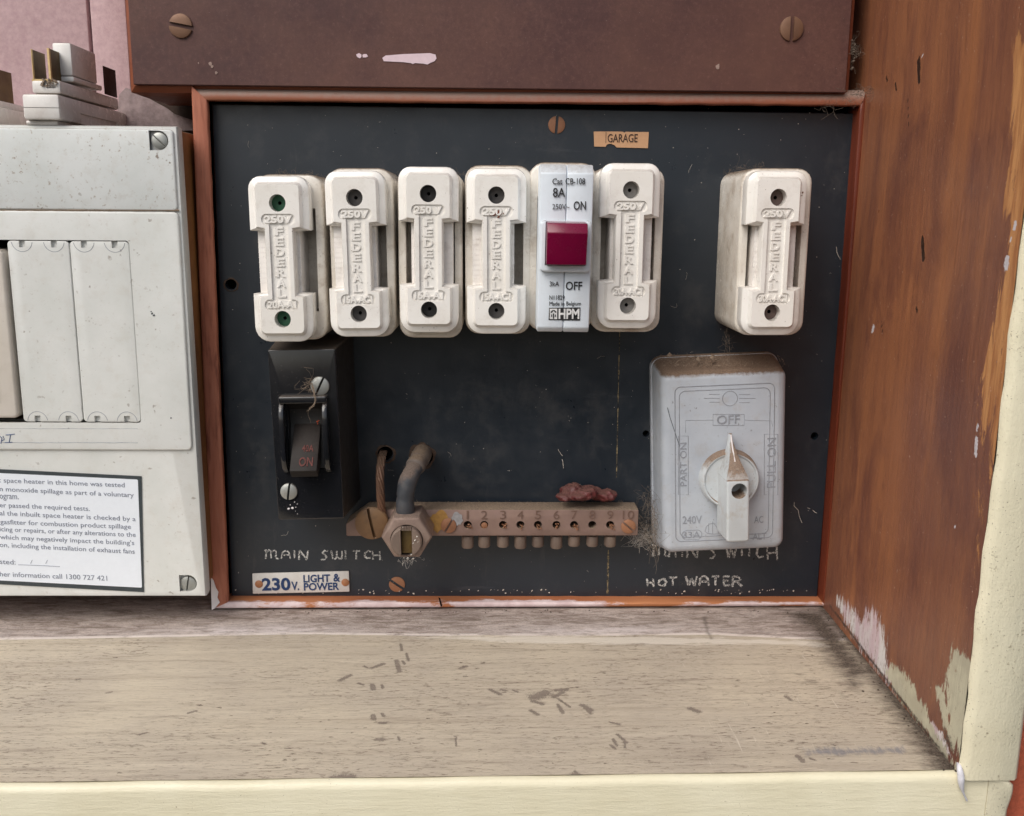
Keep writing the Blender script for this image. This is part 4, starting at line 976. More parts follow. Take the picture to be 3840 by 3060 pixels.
# ------------------------------------------------------------------ black main switch
DM = .045
mc = at(645.3, 917.5, DM); ms = thing('main_switch', 'black bakelite main switch with its toggle at ON, under the leftmost fuse', 'switch', (mc[0], 0, mc[2]))
tm = math.atan2((at(1003/K, 1316/K, DM)-at(1045/K, 1955/K, DM))[0], (at(1003/K, 1316/K, DM)-at(1045/K, 1955/K, DM))[2])
tm2 = math.atan2((at(1259/K, 1314/K, DM)-at(1290/K, 1950/K, DM))[0], (at(1259/K, 1314/K, DM)-at(1290/K, 1950/K, DM))[2])
tms = (tm+tm2)/2
Wm = (np.linalg.norm(at(1259/K, 1314/K, DM)-at(1003/K, 1316/K, DM))+np.linalg.norm(at(1290/K, 1950/K, DM)-at(1045/K, 1955/K, DM)))/2*1000
Hm = (at(1131/K, 1315/K, DM)[2]-at(1167/K, 1952/K, DM)[2])*1000
mroot = ms
def mpart(name, bm, m, parent=None, **k):
    o = obj(name, bm, m, parent or ms, mm=True, **k)
    if parent is None: o.rotation_euler = (0, tms, 0)
    return o
bm = bmesh.new(); rbox(bm, 0, 0, Wm, Hm, 1.0, 0, -44.2, 0, w0=Wm+6, h0=Hm+5); mpart('body', bm, M['bakelite_side'])
bm = bmesh.new(); rbox(bm, 0, 0, Wm-.2, Hm-.2, 1.0, -44.2, -45.3, .5); fp = mpart('face_plate', bm, M['bakelite'])
cb = bmesh.new(); box(cb, -9.6, 9.6, -36, -48, -17, 19); cut(fp, cb)
bodyo = [c for c in ms.children if c.name.startswith('body')][0]
cb = bmesh.new(); box(cb, -9.6, 9.6, -30, -48, -17, 19); cut(bodyo, cb)
# bezel: two bowed cheeks and a top bar
bmz = bmesh.new(); zo = .3
for sx in (-1, 1):
    prof = []
    for k in range(13):
        a = -1+2*k/12; z = 20.5*a; prof.append((z, -45-8.2*math.sqrt(max(0, 1-(a*.98)**4))))
    prof = [(20.5, -44.4)]+prof[::-1]+[(-20.5, -44.4)]
    extrude_x(bmz, [(z+zo, y) for z, y in prof], sx*10.2, sx*13.0)
rbox(bmz, 0, 20.6+zo, 26, 4.2, 1.2, -44.4, -51, 1.0)
bevel_all(bmz, .7, 2, 40); mpart('bezel', bmz, M['bakelite'])
bm = bmesh.new(); extrude_x(bm, [(18, -31), (18.6, -47), (14, -40), (6, -38.5), (2, -40), (-18, -46), (-18, -31)], -9.5, 9.5); mpart('drum', bm, M['bakelite_side'])
A_, B_, C_, D_ = (6, -40), (-16.0, -59.5), (-20.5, -55.5), (-10, -38)
bm = bmesh.new(); extrude_x(bm, [A_, B_, C_, D_], -7.3, 7.3); bevel_all(bm, .6, 2, 20)
tg = mpart('toggle', bm, aged('dusty_toggle', srgb(40, 35, 33), srgb(30, 27, 26), .55, spec=.25, dust=.16, speck=.5, grime=.3, grimec=srgb(70, 60, 54), dustc=srgb(84, 72, 64), dlo=.3, dhi=.9))
bm = bmesh.new(); up_ = np.array([0, A_[1]-B_[1], A_[0]-B_[0]])/1000; L_ = np.linalg.norm(up_); up_ /= L_
nn = np.array([0, -up_[2], up_[1]]); O_ = np.array([0, B_[1], B_[0]])/1000+nn*.0001
text(bm, 'ON', O_+np.array([-.0026, 0, 0])+up_*.0026, (.0075, 0, 0), up_*.0056, nn*.0003, .02)
text(bm, '40A', O_+np.array([-.0016, 0, 0])+up_*.0115, (.0062, 0, 0), up_*.0042, nn*.0003, .01)
lt = obj('lettering', bm, plain('faded_red', srgb(112, 62, 56), .8, var=.6, scale=1200), tg, world=False, smooth=0)
slot_screw('screw', 674, 812, DM, 20, M['steel_screw'], ms, 65, mm_h=2.2, slot=.12)
slot_screw('screw', 609, 1034, DM, 18, M['steel_screw'], ms, 82, mm_h=2.2, slot=.12)
bm = bmesh.new()
for (u, v, r_) in ((608, 1071, 3.2), (616, 1070, 3.4), (611, 1063, 1.8), (620, 1057, 1.8), (626, 1061, 1.4), (623, 1068, 1.4), (622, 1076, 1.2), (626, 1082, 1.0), (600, 1033, 2.4), (592, 1031, 2)): flake(bm, at(u, v, DM+.0004), r_*.25e-3, 7, .2)
obj('paint_fleck', bm, M['white_paint'], ms, smooth=0)
bm = bmesh.new()
for (u, v, r_) in ((668, 888, 2.6), (671, 886, 2.2), (669, 892, 1.8)): flake(bm, at(u, v, DM-.003), r_*.3e-3, 6, 1.2)
obj('orange_fleck', bm, M['orange_fleck'], ms, smooth=0)
# fluff caught on the upper screw
bm = bmesh.new()
for k in range(46):
    p = at(655+random.gauss(0, 6), 806+random.gauss(0, 6), DM+.002); hair(bm, p, p+rng.normal(size=3)*[.0028, .0012, .0028], .00011, .5, 5)
path = [at(*q, DM+.006) for q in ((657, 812), (661, 822), (663, 832), (664, 842), (661, 852), (655, 858), (649, 863))]
for j in range(5): tube(bm, [p+rng.normal(size=3)*.0004 for p in path], .00012, 3, cap=False)
for p in ((651, 864, 652, 884), (652, 880, 654, 890), (648, 862, 645, 868)): hair(bm, at(p[0], p[1], DM+.004), at(p[2], p[3], DM+.002), .00011, .1)
tag(obj('fluff', bm, M['fluff'], loc=at(655, 812, DM), smooth=0), 'clump of pale dust fibres hanging from the upper switch screw', 'fluff', kind='stuff')

# ------------------------------------------------------------------ neutral bar with its terminals
DN0, DN = .004, .020
nb = thing('terminal_bar', 'tarnished terminal bar numbered 1 to 10 across the lower panel', 'terminal bar', at(1037, 1129, 0))
bl, brr = at(729, 1129, DN), at(1343, 1128, DN); ztop = at(1000, 1073, DN)[2]
bm = bmesh.new()
prof = [(bl[0], bl[2]), (brr[0], brr[2]), (brr[0], ztop), (bl[0]+.012, ztop), (bl[0], ztop-.009)]
extrude_y(bm, prof, -DN0, -DN); bevel_all(bm, .0007, 2)
bar = obj('bar', bm, M['bar'], nb)
HU = [984.6, 1019.6, 1059, 1095.7, 1132.7, 1171.5, 1208.6, 1247, 1284.6]
cb = bmesh.new()
for u in HU:
    c = at(u, 1105, DN)-np.array(nb.location); lathe(cb, c[0], c[2], [(.0024, -DN-.002), (.0024, -DN0+.0005)], 16)
cut(bar, cb, mm=False)
for k, u in enumerate(HU):
    p = at(u, 1130, (DN+DN0)/2+.002); zb_ = at(u, 1152+random.uniform(-2, 4), (DN+DN0)/2+.004)[2]
    bm = bmesh.new()
    lathe(bm, p[0], 0, [(.0018, bl[2]+.001), (.0018, bl[2]-.0012), (.0034, bl[2]-.0013), (.0036, bl[2]-.002), (.0036, zb_+.0006), (.0032, zb_)], 18, axis='z', base=p[1])
    o = obj('terminal_screw', bm, M['stud'], nb)
    cb = bmesh.new(); q = p-np.array(nb.location); a = random.uniform(-.6, .6)
    pts = [(-.006, -.0005), (.006, -.0005), (.006, .0005), (-.006, .0005)]
    loft(cb, [[(q[0]+x_*math.cos(a)-y_*math.sin(a), q[1]+x_*math.sin(a)+y_*math.cos(a), z-nb.location.z) for x_, y_ in pts] for z in (zb_-.001, zb_+.0012)])
    cut(o, cb, mm=False)
# wire ends in the holes
bm = bmesh.new()
for k, u in enumerate(HU):
    if k in (1, 7): continue
    for j in range(5 if k not in (3,) else 2):
        c = at(u+random.uniform(-5, 5), 1105+random.uniform(-5, 5), DN-.004); e = at(u+random.uniform(-2, 10), 1105+random.uniform(-2, 11), DN+.0012)
        tube(bm, [c, (c+e)/2, e], .00042, 5)
c = at(1019.6, 1105, DN-.002); lathe(bm, c[0], c[2], [(.0019, c[1]+.004), (.0019, c[1]-.0014), (.0004, c[1]-.0018)], 14)
obj('wire_ends', bm, M['copper_screw'], nb)
bm = bmesh.new()
for s, u in zip(('1', '2', '3', '4', '5', '6', '7', '8', '9', '10'), HU+[1323]):
    wd = 2.2 if s == '1' else (6.4 if len(s) == 1 else 12)
    text_at(bm, s, u-wd, u+wd, 1075, 1092.5, DN+.0001, .0003, bold=-.004)
obj('numerals', bm, plain('stamped_metal', srgb(116, 90, 78), .7, var=.3, scale=900), nb, smooth=0)
slot_screw('screw', 944.7, 1106, DN, 16.5, M['copper_screw'], nb, 60, mm_h=1.3, slot=.13)
slot_screw('screw', 1323, 1108, DN, 15.5, M['copper_screw'], nb, -40, mm_h=1.3, slot=.12)
bigs = slot_screw('brass_screw', 783.5, 1100, DN+.003, 35, M['brass'], nb, -78, dome=.5, mm_h=3.2, slot=.085, n=40)
c = at(783.5, 1100, DN+.003); bm = bmesh.new()
rr_b = .0093
tube(bm, [(c[0]+rr_b*math.cos(a), c[1]-.0012, c[2]+rr_b*math.sin(a)) for a in np.linspace(0, 2*math.pi, 40, endpoint=False)], .0006, 6, True)
obj('screw_rim', bm, M['brass'], nb)
bm = bmesh.new()
def patch(bm, u, v, ru, rv, d, n=16, th=.0002):
    P = [(u+ru*math.cos(a)*random.uniform(.7, 1.1), v+rv*math.sin(a)*random.uniform(.7, 1.1)) for a in np.linspace(0, 2*math.pi, n, endpoint=False)]
    blot(bm, P, d, th)
patch(bm, 924, 1098, 22, 24, DN+.0001, 22); obj('ochre_residue', bm, M['ochre'], nb, smooth=0)
bm = bmesh.new(); patch(bm, 962, 1092, 13, 16, DN+.00015, 22); obj('pale_residue', bm, M['verdigris'], nb, smooth=0)
# split clamp: hexagonal nut and slotted stud
DH = .044
hc = at(856, 1132, DH); hr = np.linalg.norm(at(856+54, 1132, DH)-hc)
bm = bmesh.new()
rings = []
for k, y in ((1, -.021), (1, -DH+.0016), (.93, -DH)):
    rings.append([(hc[0]+hr*k*math.cos(R(60*i)), y, hc[2]+hr*.96*k*math.sin(R(60*i))) for i in range(6)])
loft(bm, rings); bevel_all(bm, .0006, 2, 20)
nut = obj('clamp_nut', bm, M['nut'], nb)
cb = bmesh.new(); q = hc-np.array(nb.location); lathe(cb, q[0], q[2]-.0016, [(.0092, -DH-.002), (.0092, -DH+.006)], 32); cut(nut, cb, mm=False)
bm = bmesh.new(); lathe(bm, hc[0], hc[2]-.0016, [(.0088, -.024), (.0088, -DH-.0032), (.0080, -DH-.004)], 32)
stud = obj('slotted_stud', bm, M['stud'], nut)
org = np.array(nb.location)
cb = bmesh.new(); loft(cb, [[(q[0]+a, y, q[2]+b) for a, b in ((-.0032, .012), (.0032, .012), (.0034, -.014), (-.0028, -.014))] for y in (-DH-.01, -DH+.012)]); cut(stud, cb, mm=False)
bm = bmesh.new()
box(bm, hc[0]-.0030, hc[0]+.0031, -.024, -DH+.0005, hc[2]-.0095, hc[2]+.0055); bevel_all(bm, .0008)
obj('clamped_core', bm, M['brass_dark'], nut)
bm = bmesh.new()
for k in range(7): box(bm, hc[0]-.0032+k*.0009, hc[0]-.0032+k*.0009+.0006, -DH+.002, -DH-.0034, hc[2]+.0052, hc[2]+.0066)
obj('clamp_thread', bm, M['stud'], nut)

bm = bmesh.new()
for (u, v, r_) in ((874, 1138, 4), (878, 1130, 3), (870, 1144, 2.4), (880, 1141, 2), (848, 1110, 1.6), (836, 1150, 1.6), (866, 1168, 3), (858, 1176, 4), (850, 1174, 2.6), (870, 1176, 3), (842, 1170, 2)):
    flake(bm, at(u, v, DH+.0004 if v > 1147 else DH+.0042), r_*.24e-3, 7, .6)
for k in range(26):
    p = at(random.gauss(856, 12), random.gauss(1178, 4), DH-.004); hair(bm, p, p+rng.normal(size=3)*[.0022, .001, .0018]+np.array([0, 0, -.001]), .00012, .4)
obj('crust', bm, M['web'], nut, smooth=0)

# earth wire and grey cable
ew = thing('copper_wire', 'bare stranded copper wire running from a panel hole down to the big brass screw', 'wire', at(803, 1070, .01))
path = [at(808, 950, -.006), at(807, 953, .003), at(804, 962, .013), at(801, 982, .020), at(800, 1010, .0235), at(801, 1040, .0245), at(803, 1068, .0235), at(806, 1090, .0215)]
pp = []
for k in range(70):
    s = k/69*(len(path)-1); i = min(int(s), len(path)-2); f = s-i; f = f*f*(3-2*f)*.5+f*.5; pp.append(path[i]*(1-f)+path[i+1]*f)
for j in range(6):
    bm = bmesh.new(); pts = []
    for k, p in enumerate(pp):
        a = 2*math.pi*j/6+k*.145; pts.append(p+np.array([math.cos(a)*.0016, math.sin(a)*.0016, 0]))
    tube(bm, pts, .00088, 7); obj('strand', bm, M['copper'], ew)
gc = thing('grey_cable', 'thick grey insulated cable bending from a panel hole into the hexagonal clamp', 'cable', at(853, 1085, .01))
def smooth_path(path, n):
    P = np.array(path); out = []
    for k in range(n):
        s = k/(n-1)*(len(P)-1); i = min(int(s), len(P)-2); f = s-i
        p0, p1, p2, p3 = P[max(i-1, 0)], P[i], P[i+1], P[min(i+2, len(P)-1)]
        out.append(.5*((2*p1)+(-p0+p2)*f+(2*p0-5*p1+4*p2-p3)*f*f+(-p0+3*p1-3*p2+p3)*f**3))
    return out
path = smooth_path([at(889, 956, -.006), at(889, 956, .006), at(884, 966, .019), at(869, 992, .030), at(857, 1022, .0335), at(853, 1055, .034), at(855, 1090, .0335), at(856, 1115, .033)], 44)
bm = bmesh.new(); tube(bm, [p+rng.normal(size=3)*.00012 for p in path], [.0051+.0002*math.sin(k*.6) for k in range(44)], 20); obj('insulation', bm, M['cable'], gc, smooth=80)
bm = bmesh.new(); tube(bm, path[:18], [.0055+.0003*math.sin(k*1.7) for k in range(18)], 20); obj('outer_sheath', bm, M['cable_cover'], gc, smooth=80)
bm = bmesh.new()
for k in range(24):
    p = path[14+random.randint(-6, 4)]+np.array([-.005*random.uniform(.7, 1.1), -.002, random.gauss(0, .002)]); flake(bm, p, random.uniform(.0003, .0008), 6, .8, (-.6, -.7, .2))
tag(obj('crust', bm, M['fluff'], gc, smooth=0), None)

# red wax lump on the bar
wx = thing('wax_lump', 'crumpled lump of dull red sealing wax on top of the terminal bar', 'wax', at(1234, 1052, .012))
bm = bmesh.new()
def blob(bm, u, v, ru, rv, rd, d, seed, rot=0., bite=None):
    c = at(u, v, d); s = .266e-3; r0 = np.random.default_rng(seed); ph = r0.uniform(0, 6, 9)
    tmp = bmesh.new(); bmesh.ops.create_icosphere(tmp, subdivisions=4, radius=1)
    for v_ in tmp.verts:
        p = v_.co; n_ = .13*math.sin(p.x*4+ph[0])*math.cos(p.z*5+ph[1])+.09*math.sin(p.y*9+p.x*7+ph[2])+.05*math.sin(p.z*17+p.x*11+ph[3])+.04*math.sin(p.x*23+p.z*19+ph[4])
        p = p*(1+n_); x, z = p.x*ru*s, p.z*rv*s
        v_.co = Vector((c[0]+x*math.cos(rot)-z*math.sin(rot), c[1]+p.y*rd, c[2]+x*math.sin(rot)+z*math.cos(rot)))
    m2 = bpy.data.meshes.new('t'); tmp.to_mesh(m2); tmp.free(); bm.from_mesh(m2); bpy.data.meshes.remove(m2)
blob(bm, 1203, 1035, 27, 18, .006, .012, 1, .1); blob(bm, 1246, 1038, 43, 14, .006, .010, 2, -.22); blob(bm, 1277, 1043, 22, 13, .006, .013, 3); blob(bm, 1228, 1041, 30, 12, .006, .0175, 4, .2); blob(bm, 1190, 1046, 19, 9, .005, .0165, 5)
wl = obj('wax', bm, M['wax'], wx, smooth=80)
wl.data.remesh_voxel_size = .0005
md = wl.modifiers.new('r', 'REMESH'); md.mode = 'VOXEL'; md.voxel_size = .00055
nm = evaluated(wl); wl.modifiers.clear(); wl.data = nm; nm.shade_smooth()
cb = bmesh.new()
for (u, v, ru, rv) in ((1187, 1022, 9, 6), (1262, 1022, 7, 3.5), (1273, 1026, 5, 3), (1211, 1047, 6, 4), (1200, 1024, 4, 5)): 
    blob(cb, u, v, ru, rv, .0045, .0185, u)
bmesh.ops.translate(cb, vec=-wx.location, verts=cb.verts); cut(wl, cb, mm=False, smooth=80)

# ------------------------------------------------------------------ grey rotary switch
DR = .030
TL, TR, BL, BR = (at(hx(a), hz(b), DR) for a, b in ((158, 172), (1024, 200), (205, 1384), (970, 1384)))
rc = (TL+TR+BL+BR)/4; Wr = (np.linalg.norm(TR-TL)+np.linalg.norm(BR-BL))/2*1000; Hr = (np.linalg.norm(TL-BL)+np.linalg.norm(TR-BR))/2*1000
rs = thing('rotary_switch', 'grey plastic rotary switch with pointer knob at OFF, dusty on top', 'switch', (rc[0], .020, rc[2]))
tr_ = (math.atan2((TL-BL)[0], (TL-BL)[2])+math.atan2((TR-BR)[0], (TR-BR)[2]))/2
def rpart(name, bm, m, **k):
    o = obj(name, bm, m, rs, mm=True, **k); o.rotation_euler = (0, tr_, 0); return o
bm = bmesh.new(); rbox(bm, 0, 0, Wr+4, Hr+10, 7, -20.2, -25, .8, 8); rpart('base_plate', bm, M['grey_plastic'])
bm = bmesh.new(); rbox(bm, 0, 0, Wr, Hr, 6, -25, -50, 5, 8, w0=Wr+2.6, h0=Hr+8.6); rpart('cover', bm, M['grey_plastic'])
def frame_line(bm, pts, r, y, closed=True): tube(bm, [(a, y, b) for a, b in pts], r, 6, closed)
bm = bmesh.new()
for ins, r in ((7.4, .3), (9.9, .25)): frame_line(bm, rr(0, -.6, Wr-2*ins, Hr-2*ins-1.5, 3.4, 5), r, -50.0)
org = np.array(rs.location)
def RP(zx, zy):      # zoomed photo point on the cover -> local mm
    p = (at(hx(zx), hz(zy), DR)-org)*1000; return (p[0]*math.cos(tr_)-p[2]*math.sin(tr_), p[2]*math.cos(tr_)+p[0]*math.sin(tr_))
c0 = RP(626, 375); rad = 4.2
frame_line(bm, [(c0[0]+rad*math.cos(a), c0[1]+rad*math.sin(a)) for a in np.linspace(0, 2*math.pi, 28, endpoint=False)], .22, -50)
for (a, b, y) in ((490, 558, 348), (455, 558, 374), (492, 560, 400), (688, 758, 348), (688, 795, 374), (688, 755, 402)):
    frame_line(bm, [RP(a, y), RP((a+b)/2, y), RP(b, y)], .2, -50, False)
frame_line(bm, [RP(515, 480), RP(720, 480), RP(720, 552), RP(515, 552)], .2, -50)
frame_line(bm, [RP(335, 600), RP(335, 520), RP(515, 518)], .16, -50, False); frame_line(bm, [RP(722, 518), RP(895, 522), RP(908, 560)], .16, -50, False)
for (x0_, x1_, y0_, y1_) in ((288, 352, 622, 1008), (852, 940, 610, 1010)): frame_line(bm, [RP(x0_, y0_), RP(x1_, y0_), RP(x1_, y1_), RP(x0_, y1_)], .22, -50)
pc_ = RP(376, 1272); frame_line(bm, rr(pc_[0], pc_[1], 11.6, 5.6, 2.8, 6), .2, -50)
rpart('moulded_lines', bm, M['grey_print'])
bm = bmesh.new()
def rtext(s, zx0, zx1, zy0, zy1, rot=0, bold=0.0):
    a, b, c_ = RP(zx0, zy1), RP(zx1, zy1), RP(zx0, zy0)
    if rot == 0: O, X, Y = (a[0], a[1]), (b[0]-a[0], 0), (0, c_[1]-a[1])
    else: O, X, Y = (b[0], b[1]), (0, c_[1]-a[1]), (a[0]-b[0], 0)
    text(bm, s, (O[0], -50.0, O[1]), (X[0], 0, X[1]), (Y[0], 0, Y[1]), (0, -.3, 0), bold)
rtext('OFF', 540, 690, 488, 545, 0, .006); rtext('PART ON', 300, 342, 665, 950, 1, -.002); rtext('FULL ON', 868, 925, 632, 960, 1, -.002)
rtext('240V', 315, 440, 1150, 1200); rtext('33A', 315, 430, 1252, 1294); rtext('AC', 785, 845, 1150, 1195); rtext('ALT', 775, 865, 1262, 1305)
rpart('lettering', bm, M['grey_print'], smooth=0)
bm = bmesh.new()
wv_ = [RP(462, 1250), RP(468, 1220), RP(490, 1200), RP(520, 1195), RP(545, 1230), RP(552, 1262), RP(520, 1268), RP(480, 1262)]
frame_line(bm, wv_, .22, -50); frame_line(bm, [RP(484, 1255), RP(486, 1195)], .2, -50, False); frame_line(bm, [RP(512, 1265), RP(512, 1185)], .2, -50, False)
rpart('maker_mark', bm, M['grey_print'])
dc = RP(617, 897)
bm = bmesh.new(); lathe(bm, dc[0], dc[1], [(17.2, -49.6), (17.0, -51.5), (16.3, -55.2), (15.6, -56.0), (14.9, -55.8), (14.3, -55.0)], 48); rpart('dial', bm, M['knob'])
gx0, gz0 = dc[0]-.3, dc[1]
bm = bmesh.new(); rbox(bm, gx0, gz0-12.6, 12.6, 35.7, 1.6, -53.5, -73.5, 1.2, 4, w0=14.2, h0=36); grip = rpart('grip', bm, M['knob'])
cb = bmesh.new(); hh_ = (at(hx(688), hz(985), .0535)-org)*1000; hxz = (hh_[0]*math.cos(tr_)-hh_[2]*math.sin(tr_), hh_[2]*math.cos(tr_)+hh_[0]*math.sin(tr_)); lathe(cb, hxz[0], hxz[1], [(4.4, -76), (4.2, -60)], 28); cut(grip, cb)
bm = bmesh.new(); rings = []
for (z, hw, yf) in ((4.6, 6.25, -72.9), (6.5, 5.8, -72), (9.5, 4.6, -70), (13, 3.3, -67), (17, 2.2, -63.6), (20.5, 1.5, -60.2), (24, 1.0, -57.5), (27, .8, -56.2)):
    rings.append([(gx0-hw*1.12, -53.4, gz0+z), (gx0+hw*1.12, -53.4, gz0+z), (gx0+hw, yf+.8, gz0+z), (gx0+hw*.55, yf, gz0+z), (gx0-hw*.55, yf, gz0+z), (gx0-hw, yf+.8, gz0+z)])
loft(bm, rings); rpart('pointer', bm, M['knob'], smooth=40)
bm = bmesh.new(); tube(bm, [(gx0-.1, -57.0, gz0+26.6), (gx0-.1, -60.5, gz0+20.4), (gx0-.1, -64, gz0+16), (gx0-.1, -66.3, gz0+13.6)], .42, 6); rpart('pointer_line', bm, M['white_paint'])
bm = bmesh.new(); frame_line(bm, [RP(215, 435), RP(232, 500), RP(255, 570), RP(275, 630), RP(296, 690)], .16, -50.1, False); rpart('scratch', bm, M['charcoal'])

# ------------------------------------------------------------------ white enclosure at the left
DE = .034
xr = (at(373, 270, DE)[0]+at(437, 1255, DE)[0])/2; ze0 = at(200, 1256, DE)[2]; ze1 = at(200, 264, DE)[2]
XE = XL+.06
en = thing('enclosure', 'white plastic fuse enclosure with blank plates at the left', 'enclosure', ((XE+xr)/2, .0575, ze0))
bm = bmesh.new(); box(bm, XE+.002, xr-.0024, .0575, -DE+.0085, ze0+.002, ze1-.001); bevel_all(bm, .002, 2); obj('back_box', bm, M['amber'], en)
def cover(name, x0, x1, z0, z1, d0, d1, r, bev, m, parent=en):
    bm = bmesh.new(); rbox(bm, (x0+x1)/2, (z0+z1)/2, x1-x0, z1-z0, r, -d0, -d1, bev, 5); return obj(name, bm, m, parent)
def EX(u, v): return at(u, v, DE)[0]
def EZ(u, v): return at(u, v, DE)[2]
zA0 = EZ(200, 441); xa = (EX(373, 275)+EX(377, 437))/2
xl = (EX(412, 960)+EX(437, 1250))/2
bm = bmesh.new()
def shell(k): return [(XE+k, ze0+k), (xl-k, ze0+k), (EX(372, 275)-k, ze1-k), (XE+k, ze1-k)]
loft(bm, [[(a_, y, b_) for a_, b_ in shell(k)] for k, y in ((.0004, -DE+.010), (0, -DE+.006), (0, -DE+.0014), (.0004, -DE+.0004), (.0013, -DE))])
cas = obj('casing', bm, M['white_box2'], en)
xm = (EX(381, 470)+EX(404, 940))/2
cover('upper_cover', XE, xm-.0004, zA0-.0004, ze1-.0016, DE-.004, DE+.0014, .0022, .0010, M['white_box'])
zM1, zM0 = EZ(200, 444.2), EZ(200, 947)
cover('middle_cover', XE, xm, zM0, zM1, DE-.004, DE+.0016, .003, .0011, M['white_box2'])
mid = [c for c in en.children if c.name == 'middle_cover'][0]
xw0, xw1 = XE+.02, (EX(271, 520)+EX(303, 880))/2; zw1, zw0 = EZ(200, 506), EZ(200, 889)
org_e = np.array(en.location)
cb = bmesh.new(); rbox(cb, (xw0+xw1)/2-org_e[0], (zw0+zw1)/2-org_e[2], xw1-xw0, zw1-zw0, .002, -DE+.03-org_e[1], -DE-.02-org_e[1]); cut(mid, cb, mm=False)
backo = [c for c in en.children if c.name == 'back_box'][0]
cb = bmesh.new(); box(cb, xw0-org_e[0], xw1-org_e[0], -DE+.025-org_e[1], -DE-.02-org_e[1], zw0-org_e[2], zw1-org_e[2]); cut(backo, cb, mm=False)
cb = bmesh.new(); box(cb, xw0-org_e[0], xw1-org_e[0], -DE+.025-org_e[1], -DE-.02-org_e[1], zw0-org_e[2], zw1-org_e[2]); cut(cas, cb, mm=False)
bm = bmesh.new(); box(bm, xw0-.004, xw1+.001, -DE+.026, -DE+.024, zw0-.001, zw1+.001); obj('recess_back', bm, M['dark'], en)
xs0 = (EX(150, 520)+EX(176, 880))/2; xs00 = (EX(24, 520)+EX(46, 880))/2
for (a, b) in ((xs00, xs0-.00025), (xs0+.00025, xw1-.0003)):
    bm = bmesh.new(); rbox(bm, (a+b)/2, (zw0+zw1)/2, b-a, zw1-zw0-.0008, .0022, -DE+.004, -DE-.0014, .0005); o = obj('blank_plate', bm, M['white_box2'], en)
    cb = bmesh.new(); ll = []
    for f in (.24, .76):
        cx = a+(b-a)*f
        for zc_, sg in ((zw1-.0004, -1), (zw0+.0004, 1)):
            box(cb, cx-.0016-org_e[0], cx+.0016-org_e[0], -DE-.004-org_e[1], -DE+.0005-org_e[1], min(zc_, zc_+sg*.0035)-org_e[2], max(zc_, zc_+sg*.0035)-org_e[2])
            lines = bmesh.new(); ll.append(lines); tube(lines, [(cx+.0055*math.cos(q_), -DE-.0013, zc_+sg*.0058*math.sin(q_)) for q_ in np.linspace(.15, math.pi-.15, 14)], .00022, 5)
    cut(o, cb, mm=False)
    for lines in ll: obj('notch_line', lines, M['grey_print'], o)
bm = bmesh.new()
for v_, th in ((902.5, .00012), (932, .00016)):
    tube(bm, [at(u, v_+random.uniform(-.5, .5), DE+.0016) for u in np.linspace(-60, 290, 30)], [th*random.uniform(.5, 1.3) for _ in range(30)], 5)
obj('dirty_groove', bm, M['grey_print'], en)
bm = bmesh.new(); tube(bm, [at(u, 442.8, DE+.0010) for u in np.linspace(-60, 377, 40)], [.0004*random.uniform(.5, 1.3) for _ in range(40)], 5); obj('seam_dirt', bm, M['fluff'], en)
bm = bmesh.new()
for st in ([(-4, 916), (4, 922), (2, 934)], [(6, 918), (9, 925), (4, 928)], [(12, 916), (31, 914)], [(22, 916), (19, 932)], [(10, 932), (26, 931)]):
    tube(bm, [at(u, v, DE+.0017) for u, v in st], .00022, 4)
obj('pen_lettering', bm, M['pen'], en, smooth=0)
# breaker in the enclosure, cut by the edge of the picture
bm = bmesh.new(); xq = (EX(32, 620)+EX(44, 860))/2-.0015; rbox(bm, xq-.0200, (EZ(20, 525)+EZ(20, 878))/2, .040, EZ(20, 525)-EZ(20, 878), .003, -DE+.024, -DE-.0035, .0015); cbx = obj('breaker_module', bm, M['cream_plastic'], en)
bm = bmesh.new(); rbox(bm, xq-.0245, EZ(8, 720)-.001, .030, .062, .0015, -DE-.003, -DE-.0046, .0006); obj('breaker_lever', bm, M['glass_strip'], cbx)
for (u, v) in ((336, 296), (396, 1228)):
    c = at(u, v, DE); q = c-org_e
    tgt = [k for k in en.children if k.name == ('upper_cover' if v < 500 else 'casing')][0]
    cb = bmesh.new(); r_ = .0050
    prof = [(-r_, -r_), (.0, -r_)]+[(r_*math.cos(a), r_*math.sin(a)) for a in np.linspace(-math.pi/2+.1, math.pi/2-.1, 12)]+[(0, r_), (-r_, r_)]
    loft(cb, [[(q[0]+a, y-org_e[1], q[2]+b) for a, b in prof] for y in (-DE-.004, -DE+(.006 if v < 500 else .0035))]); cut(tgt, cb, mm=False)
    if v < 500:
        cb = bmesh.new(); loft(cb, [[(q[0]+a, y-org_e[1], q[2]+b) for a, b in prof] for y in (-DE-.004, -DE+.0014)]); cut(cas, cb, mm=False)
    slot_screw('screw', u+1, v, DE-(.0008 if v < 500 else .0028), 17, M['steel_screw'], en, -42 if v < 500 else 80, mm_h=1.8, slot=.09)

